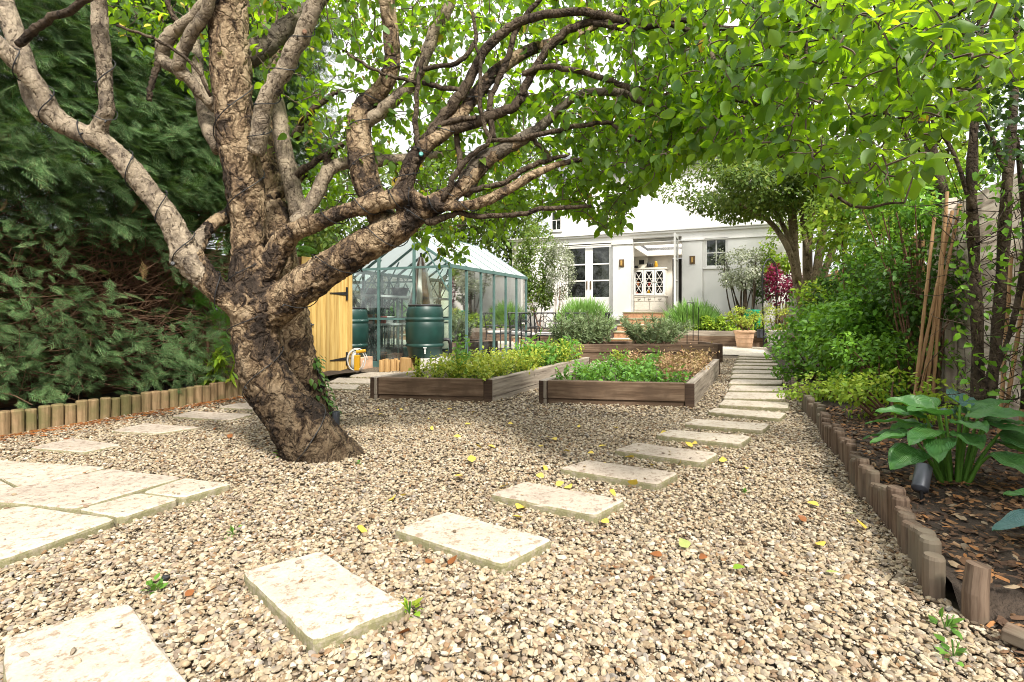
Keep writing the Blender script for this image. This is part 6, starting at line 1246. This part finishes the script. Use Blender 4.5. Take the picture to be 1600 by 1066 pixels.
# light foliage high on the fence side, behind the apple's outer leaves
for px, py, Y, rad, n, sz, mt, lab in ((1450, 190, 7.5, (1.0, 1.0, .95), 3000, .085, 'shrub_lime', 'sunlit yellow green tree arching over the fence'), (1260, 150, 15.0, (3.2, 2.0, 2.3), 4200, .15, 'shrub_lime', 'bright leafy tree crown between hawthorn and many stemmed tree'), (1400, 305, 9.5, (1.5, .8, .95), 3200, .085, 'shrub_green', 'leafy green tree leaning over the fence behind the bamboo canes'), (1420, 20, 6.0, (1.6, 1.3, 1.1), 3000, .08, 'shrub_lime', 'glowing yellow tree top above the hawthorn')):
    c = D(px, py, Y); b = sT(ST(c)[0], 2.6, 0) if Y < 10 else np.array([c[0], c[1], 0]); tree('garden_tree', lab, b, 0, c, rad, n, sz, mt, tr=.08, tmpl=LEAF3)
# bamboo canes
for k, (x0, y0, x1, y1) in enumerate([(1438, 575, 1488, 330), (1446, 578, 1500, 320), (1452, 575, 1478, 330), (1462, 560, 1480, 300), (1564, 640, 1580, 400), (1598, 622, 1616, 330), (1436, 560, 1460, 340), (1572, 640, 1604, 440)]):
    Y = 4.75 if x0 < 1500 else 3.8; a, e = D(x0, y0, Y), D(x1, y1, Y + .25); d = e - a; a = a - d * (a[2] - .05) / d[2]; m = MB(); L = np.array([a + (e - a) * u for u in np.linspace(0, 1, 25)]); r_ = np.where(np.arange(25) % 3 == 0, .0155, .0125); m.tube(L, r_, 8)
    solo('bamboo_cane', m, M['bamboo'], 'tan bamboo cane leaning in the bunch of canes against the fence' if x0 < 1500 else 'stout bamboo cane leaning beside the hawthorn stems', 'bamboo cane', a, 'canes leaning on the fence' if x0 < 1500 else 'canes beside the hawthorn')
# hostas
def hosta_leaf_mesh(L, w, droop, fold):
    nu, nw = 14, 9; V = []; uvs = []
    for i in range(nu + 1):
        u = i / nu; hw = w / 2 * (math.sin(math.pi * min(1, u ** .62)) ** .75) * (1 - .1 * u) if 0 < u < 1 else .004
        for j in range(nw):
            q = 2 * j / (nw - 1) - 1; x = L * u; z = -droop * L * u ** 2.0 + fold * abs(q) * hw - .12 * hw * q * q + .008 * math.sin(q * 14) * (hw / w * 2) + .006 * math.sin(u * 17 + q * 2); V.append((x, q * hw, z)); uvs.append((u * 2, q * 1.2))
    f = [[i * nw + j, (i + 1) * nw + j, (i + 1) * nw + j + 1, i * nw + j + 1] for i in range(nu) for j in range(nw - 1)]
    return np.array(V), np.array(f), np.array(uvs)
def hosta(label, base, leaves):
    o = thing('hosta_plant', label, 'hosta', base, 'hostas in the bark bed'); base = np.array(base)
    for (dx, dy, h, yaw, L, w, pit, mt) in leaves:
        V, f, uv = hosta_leaf_mesh(L, w, .22, .28); yw = R(yaw); d = np.array([math.cos(yw) * math.cos(R(pit)), math.sin(yw) * math.cos(R(pit)), math.sin(R(pit))]); rot = basis(d, nrm(UP + rng.normal(0, .15, 3))); st = base + np.array([dx, dy, h])
        m = MB(); m.add(V @ rot.T + st, [f], [uv[f]]); lf = part('leaf', m, M[mt], o, True)
        sm_ = MB(); b0 = base + np.array([dx * .3, dy * .3, -.02]); L_ = cr([(*b0, 1), (*((b0 + st) / 2 + UP * .03 * 1), 1), (*st, 1)], 5)[:, :3]; sm_.tube(L_, np.linspace(.010, .006, len(L_)), 7); part('stalk', sm_, M['veg_green'], o, True)
hb_ = P(1492, 752, .1)
lv_ = []
for k in range(26):
    a = 137.5 * k + rng.uniform(-15, 15); ring = k / 26; rr = .06 + .15 * ring; yaw = a % 360; h = .40 - .20 * ring + rng.uniform(-.03, .03)
    dx, dy, pit, L, w = rr * 1.25 * math.cos(R(a)), rr * .9 * math.sin(R(a)), 22 - 34 * ring + rng.uniform(-6, 6), rng.uniform(.20, .275), rng.uniform(.14, .195); mt = 'hosta_blue' if k % 8 == 3 else 'hosta'
    lv_.append((dx, dy, h, yaw, L, w, pit, mt))
hosta('large ribbed green hosta behind the grey spotlight', hb_, lv_)
h2 = P(1672, 852, .1) ; hosta('blue green hosta leaf reaching in from the edge of the picture', h2, [(-.03, 0, .11, 183, .27, .13, 2, 'hosta_blue'), (.02, -.06, .05, 235, .2, .14, -10, 'hosta'), (.03, .06, .14, 170, .2, .14, 20, 'hosta'), (.1, .0, .15, 60, .2, .15, 20, 'hosta')])
# bark mulch
n = 10500; s = .95 + 5.0 * rng.random(n) ** 1.4; t = rng.uniform(.70, 2.0, n); pos = np.array([GW(a, b_, soilz(a, b_) + .008 + rng.uniform(0, .012)) for a, b_ in zip(s, t)])
a = rng.uniform(0, 6.28, n); d = np.stack([np.cos(a), np.sin(a), rng.normal(0, .25, n)], -1); up = np.stack([rng.normal(0, .35, n), rng.normal(0, .35, n), np.ones(n)], -1)
CH = (np.array([[-.5, -.3, 0], [-.2, -.5, .06], [.5, -.32, 0], [.45, .3, .05], [-.1, .45, .0], [-.5, .2, .05], [0, 0, .12]]), [np.array([[0, 1, 6], [1, 2, 6], [2, 3, 6], [3, 4, 6], [4, 5, 6], [5, 0, 6]])])
L = rng.uniform(.012, .046, n); m = MB(); m.scatter(CH[0], CH[1], pos, basis(nrm(d), up), np.c_[L, L * rng.uniform(.35, .8, n), L])
mu = bpy.data.objects.new('bark_mulch', m.mesh('bark_mulch')); COL.objects.link(mu); tag(mu, 'brown and orange bark chippings and dead leaves covering the bed', 'mulch', kind='stuff')
mu.data.materials.append(m_island('bark_chip', [(0, (.055, .032, .02)), (.35, (.11, .062, .036)), (.6, (.17, .095, .05)), (.75, (.24, .13, .06)), (.88, (.34, .15, .05)), (.95, (.36, .27, .17)), (1, (.07, .06, .05))], .85, .4))
# hedge foot litter
n = 1600; s = rng.uniform(0, 4.6, n); t = -5.42 + rng.exponential(.12, n) * 1.0; pos = np.array([GW(a, b_, .022) for a, b_ in zip(s, t)]); a = rng.uniform(0, 6.28, n); L = rng.uniform(.02, .06, n); m = MB(); m.scatter(CH[0], CH[1], pos, basis(np.stack([np.cos(a), np.sin(a), 0 * a], -1), UP + rng.normal(0, .3, (n, 3))), np.c_[L, L * .25, L * .5])
mu = bpy.data.objects.new('needle_litter', m.mesh('needle_litter')); COL.objects.link(mu); tag(mu, 'brown needle litter along the foot of the log edging', 'litter', kind='stuff'); mu.data.materials.append(M['brown_leaf'])

# ---------------------------------------------------------------- fallen leaves and weeds
LF = leaf_t(.75, .25, .1, 6)
def fallen(px, py, size, mat, label, group=None, z=.022, tilt=.35):
    c = P(px, py, z); a = rng.uniform(0, 6.28); d = np.array([math.cos(a), math.sin(a), rng.uniform(0, tilt)]); V, f = leaf_t(rng.uniform(.65, .9), rng.uniform(.1, .45), rng.uniform(-.35, .35), 6); m = MB(); m.scatter(V, f, c[None], basis(nrm(d), nrm(UP + rng.normal(0, tilt, 3)))[None], np.array([size])); return solo('fallen_leaf', m, M[mat], label, 'leaf', c, group, True)
fallen(1352, 826, .06, 'yellow_leaf', 'big curled bright yellow leaf by the weathered log edging', z=.03); fallen(1287, 853, .05, 'yellow_leaf', 'flat yellow leaf on gravel left of the curled yellow one', z=.03); fallen(1075, 856, .06, 'pale_leaf', 'large pale green leaf fallen on gravel beyond the third slab', z=.03); fallen(1145, 888, .045, 'shrub_lime', 'two toned green and yellow leaf on the open gravel', z=.03)
fallen(1320, 802, .05, 'pale_leaf', 'pale green leaf above the curled yellow leaf', z=.03); fallen(1290, 893, .045, 'pale_leaf', 'pale cream leaf nearest the log edging corner', z=.03); fallen(985, 757, .065, 'yellow_leaf', 'yellow leaf leaning on the front of the fifth slab', z=.04, tilt=.9); fallen(962, 771, .055, 'yellow_leaf', 'curled yellow leaf between the fourth and fifth slabs', z=.04, tilt=.9); fallen(941, 812, .05, 'yellow_leaf', 'yellow leaf against the right corner of the fourth slab', z=.03)
fallen(1130, 722, .06, 'yellow_leaf', 'yellow leaf lying right of the sixth slab', z=.03); fallen(1188, 671, .07, 'yellow_leaf', 'yellow leaf at the corner of the eighth slab', z=.03); fallen(708, 1085 - 340, .06, 'yellow_leaf', 'large yellow leaf alone on gravel before the raised bed', z=.03); fallen(738, 722, .065, 'yellow_leaf', 'yellow leaf on gravel in front of the left raised bed', z=.03)
for px, py in ((816, 808), (808, 795), (844, 698), (802, 663), (855, 683), (869, 688), (904, 668), (935, 698), (928, 708), (990, 715), (948, 727), (1038, 680), (1082, 692), (1082, 698), (780, 762), (822, 759), (868, 757), (886, 759), (850, 744), (892, 706), (720, 682), (752, 700), (762, 697), (674, 672), (592, 648), (588, 640), (628, 641), (672, 655), (737, 645), (726, 663), (1018, 726), (1062, 725), (1165, 730), (850, 734), (614, 780), (565, 832), (630, 775), (960, 668), (700, 640), (1280, 790)):
    fallen(px, py, rng.uniform(.042, .068), 'yellow_leaf', 'small yellow leaf fallen on the gravel', 'small yellow leaves fallen on the gravel')
for px, py in ((665, 879), (700, 882), (515, 868), (1035, 868), (1092, 870), (1012, 905), (640, 985), (340, 668), (395, 690), (363, 683), (240, 702), (520, 990), (300, 930), (1260, 815), (1105, 700), (962, 885)):
    fallen(px, py, rng.uniform(.035, .06), 'brown_leaf', 'small rust brown leaf fallen on the gravel', 'rust brown leaves fallen on the gravel')
fallen(135, 737, .05, 'brown_leaf', 'orange brown leaf on the joint of the paved corner', z=.055)
for px, py, h, lab, mt in ((243, 925, .05, 'small green weed between the two nearest slabs', 'veg_green'), (365, 836, .04, 'small weed in gravel beside the paved corner', 'veg_green'), (447, 714, .13, 'leafy green shoot growing at the foot of the apple trunk', 'veg_green'), (1478, 985, .05, 'trailing green weed at the foot of the lone stake', 'veg_green'), (1490, 1030, .05, 'second green weed beside the bark at the bottom corner', 'veg_green'), (560, 726, .03, 'tiny green sprout at the edge of the trunk root', 'veg_green'), (1165, 770 , .025, 'tiny sprout on open gravel right of the path', 'veg_green'), (640, 960, .05, 'yellow tuft of moss at the corner of the second slab', 'shrub_lime')):
    b = P(px, py, .01); o = thing('weed', lab, 'weed', b, None); q = int(8 + h * 150); m = MB(); dd = rdir(q); dd[:, 2] = np.abs(dd[:, 2]); m.scatter(LEAF3[0], LEAF3[1], b + dd * np.array([h * .7, h * .7, h]) * rng.uniform(.2, 1, (q, 1)), basis(nrm(dd + rdir(q) * .5), UP + rdir(q) * .3), rng.uniform(.5, 1, q) * min(.05, h * .8)); part('leaves', m, M[mt], o, True)
    m = MB(); 
    for k in range(3): m.tube([b, b + np.array([rng.normal(0, h * .3), rng.normal(0, h * .3), h])], .002, 4, cap=False)
    part('stems', m, M['veg_green'], o)
c = P(258, 905, .02); m = MB(); tv, tf_ = ico(2, 77); m.scatter(tv, tf_, c[None], np.eye(3)[None], np.array([[.04, .03, .035]])); solo('black_stone', m, M['black'], 'black stone lying beside the small green weed', 'stone', c, smooth=False)
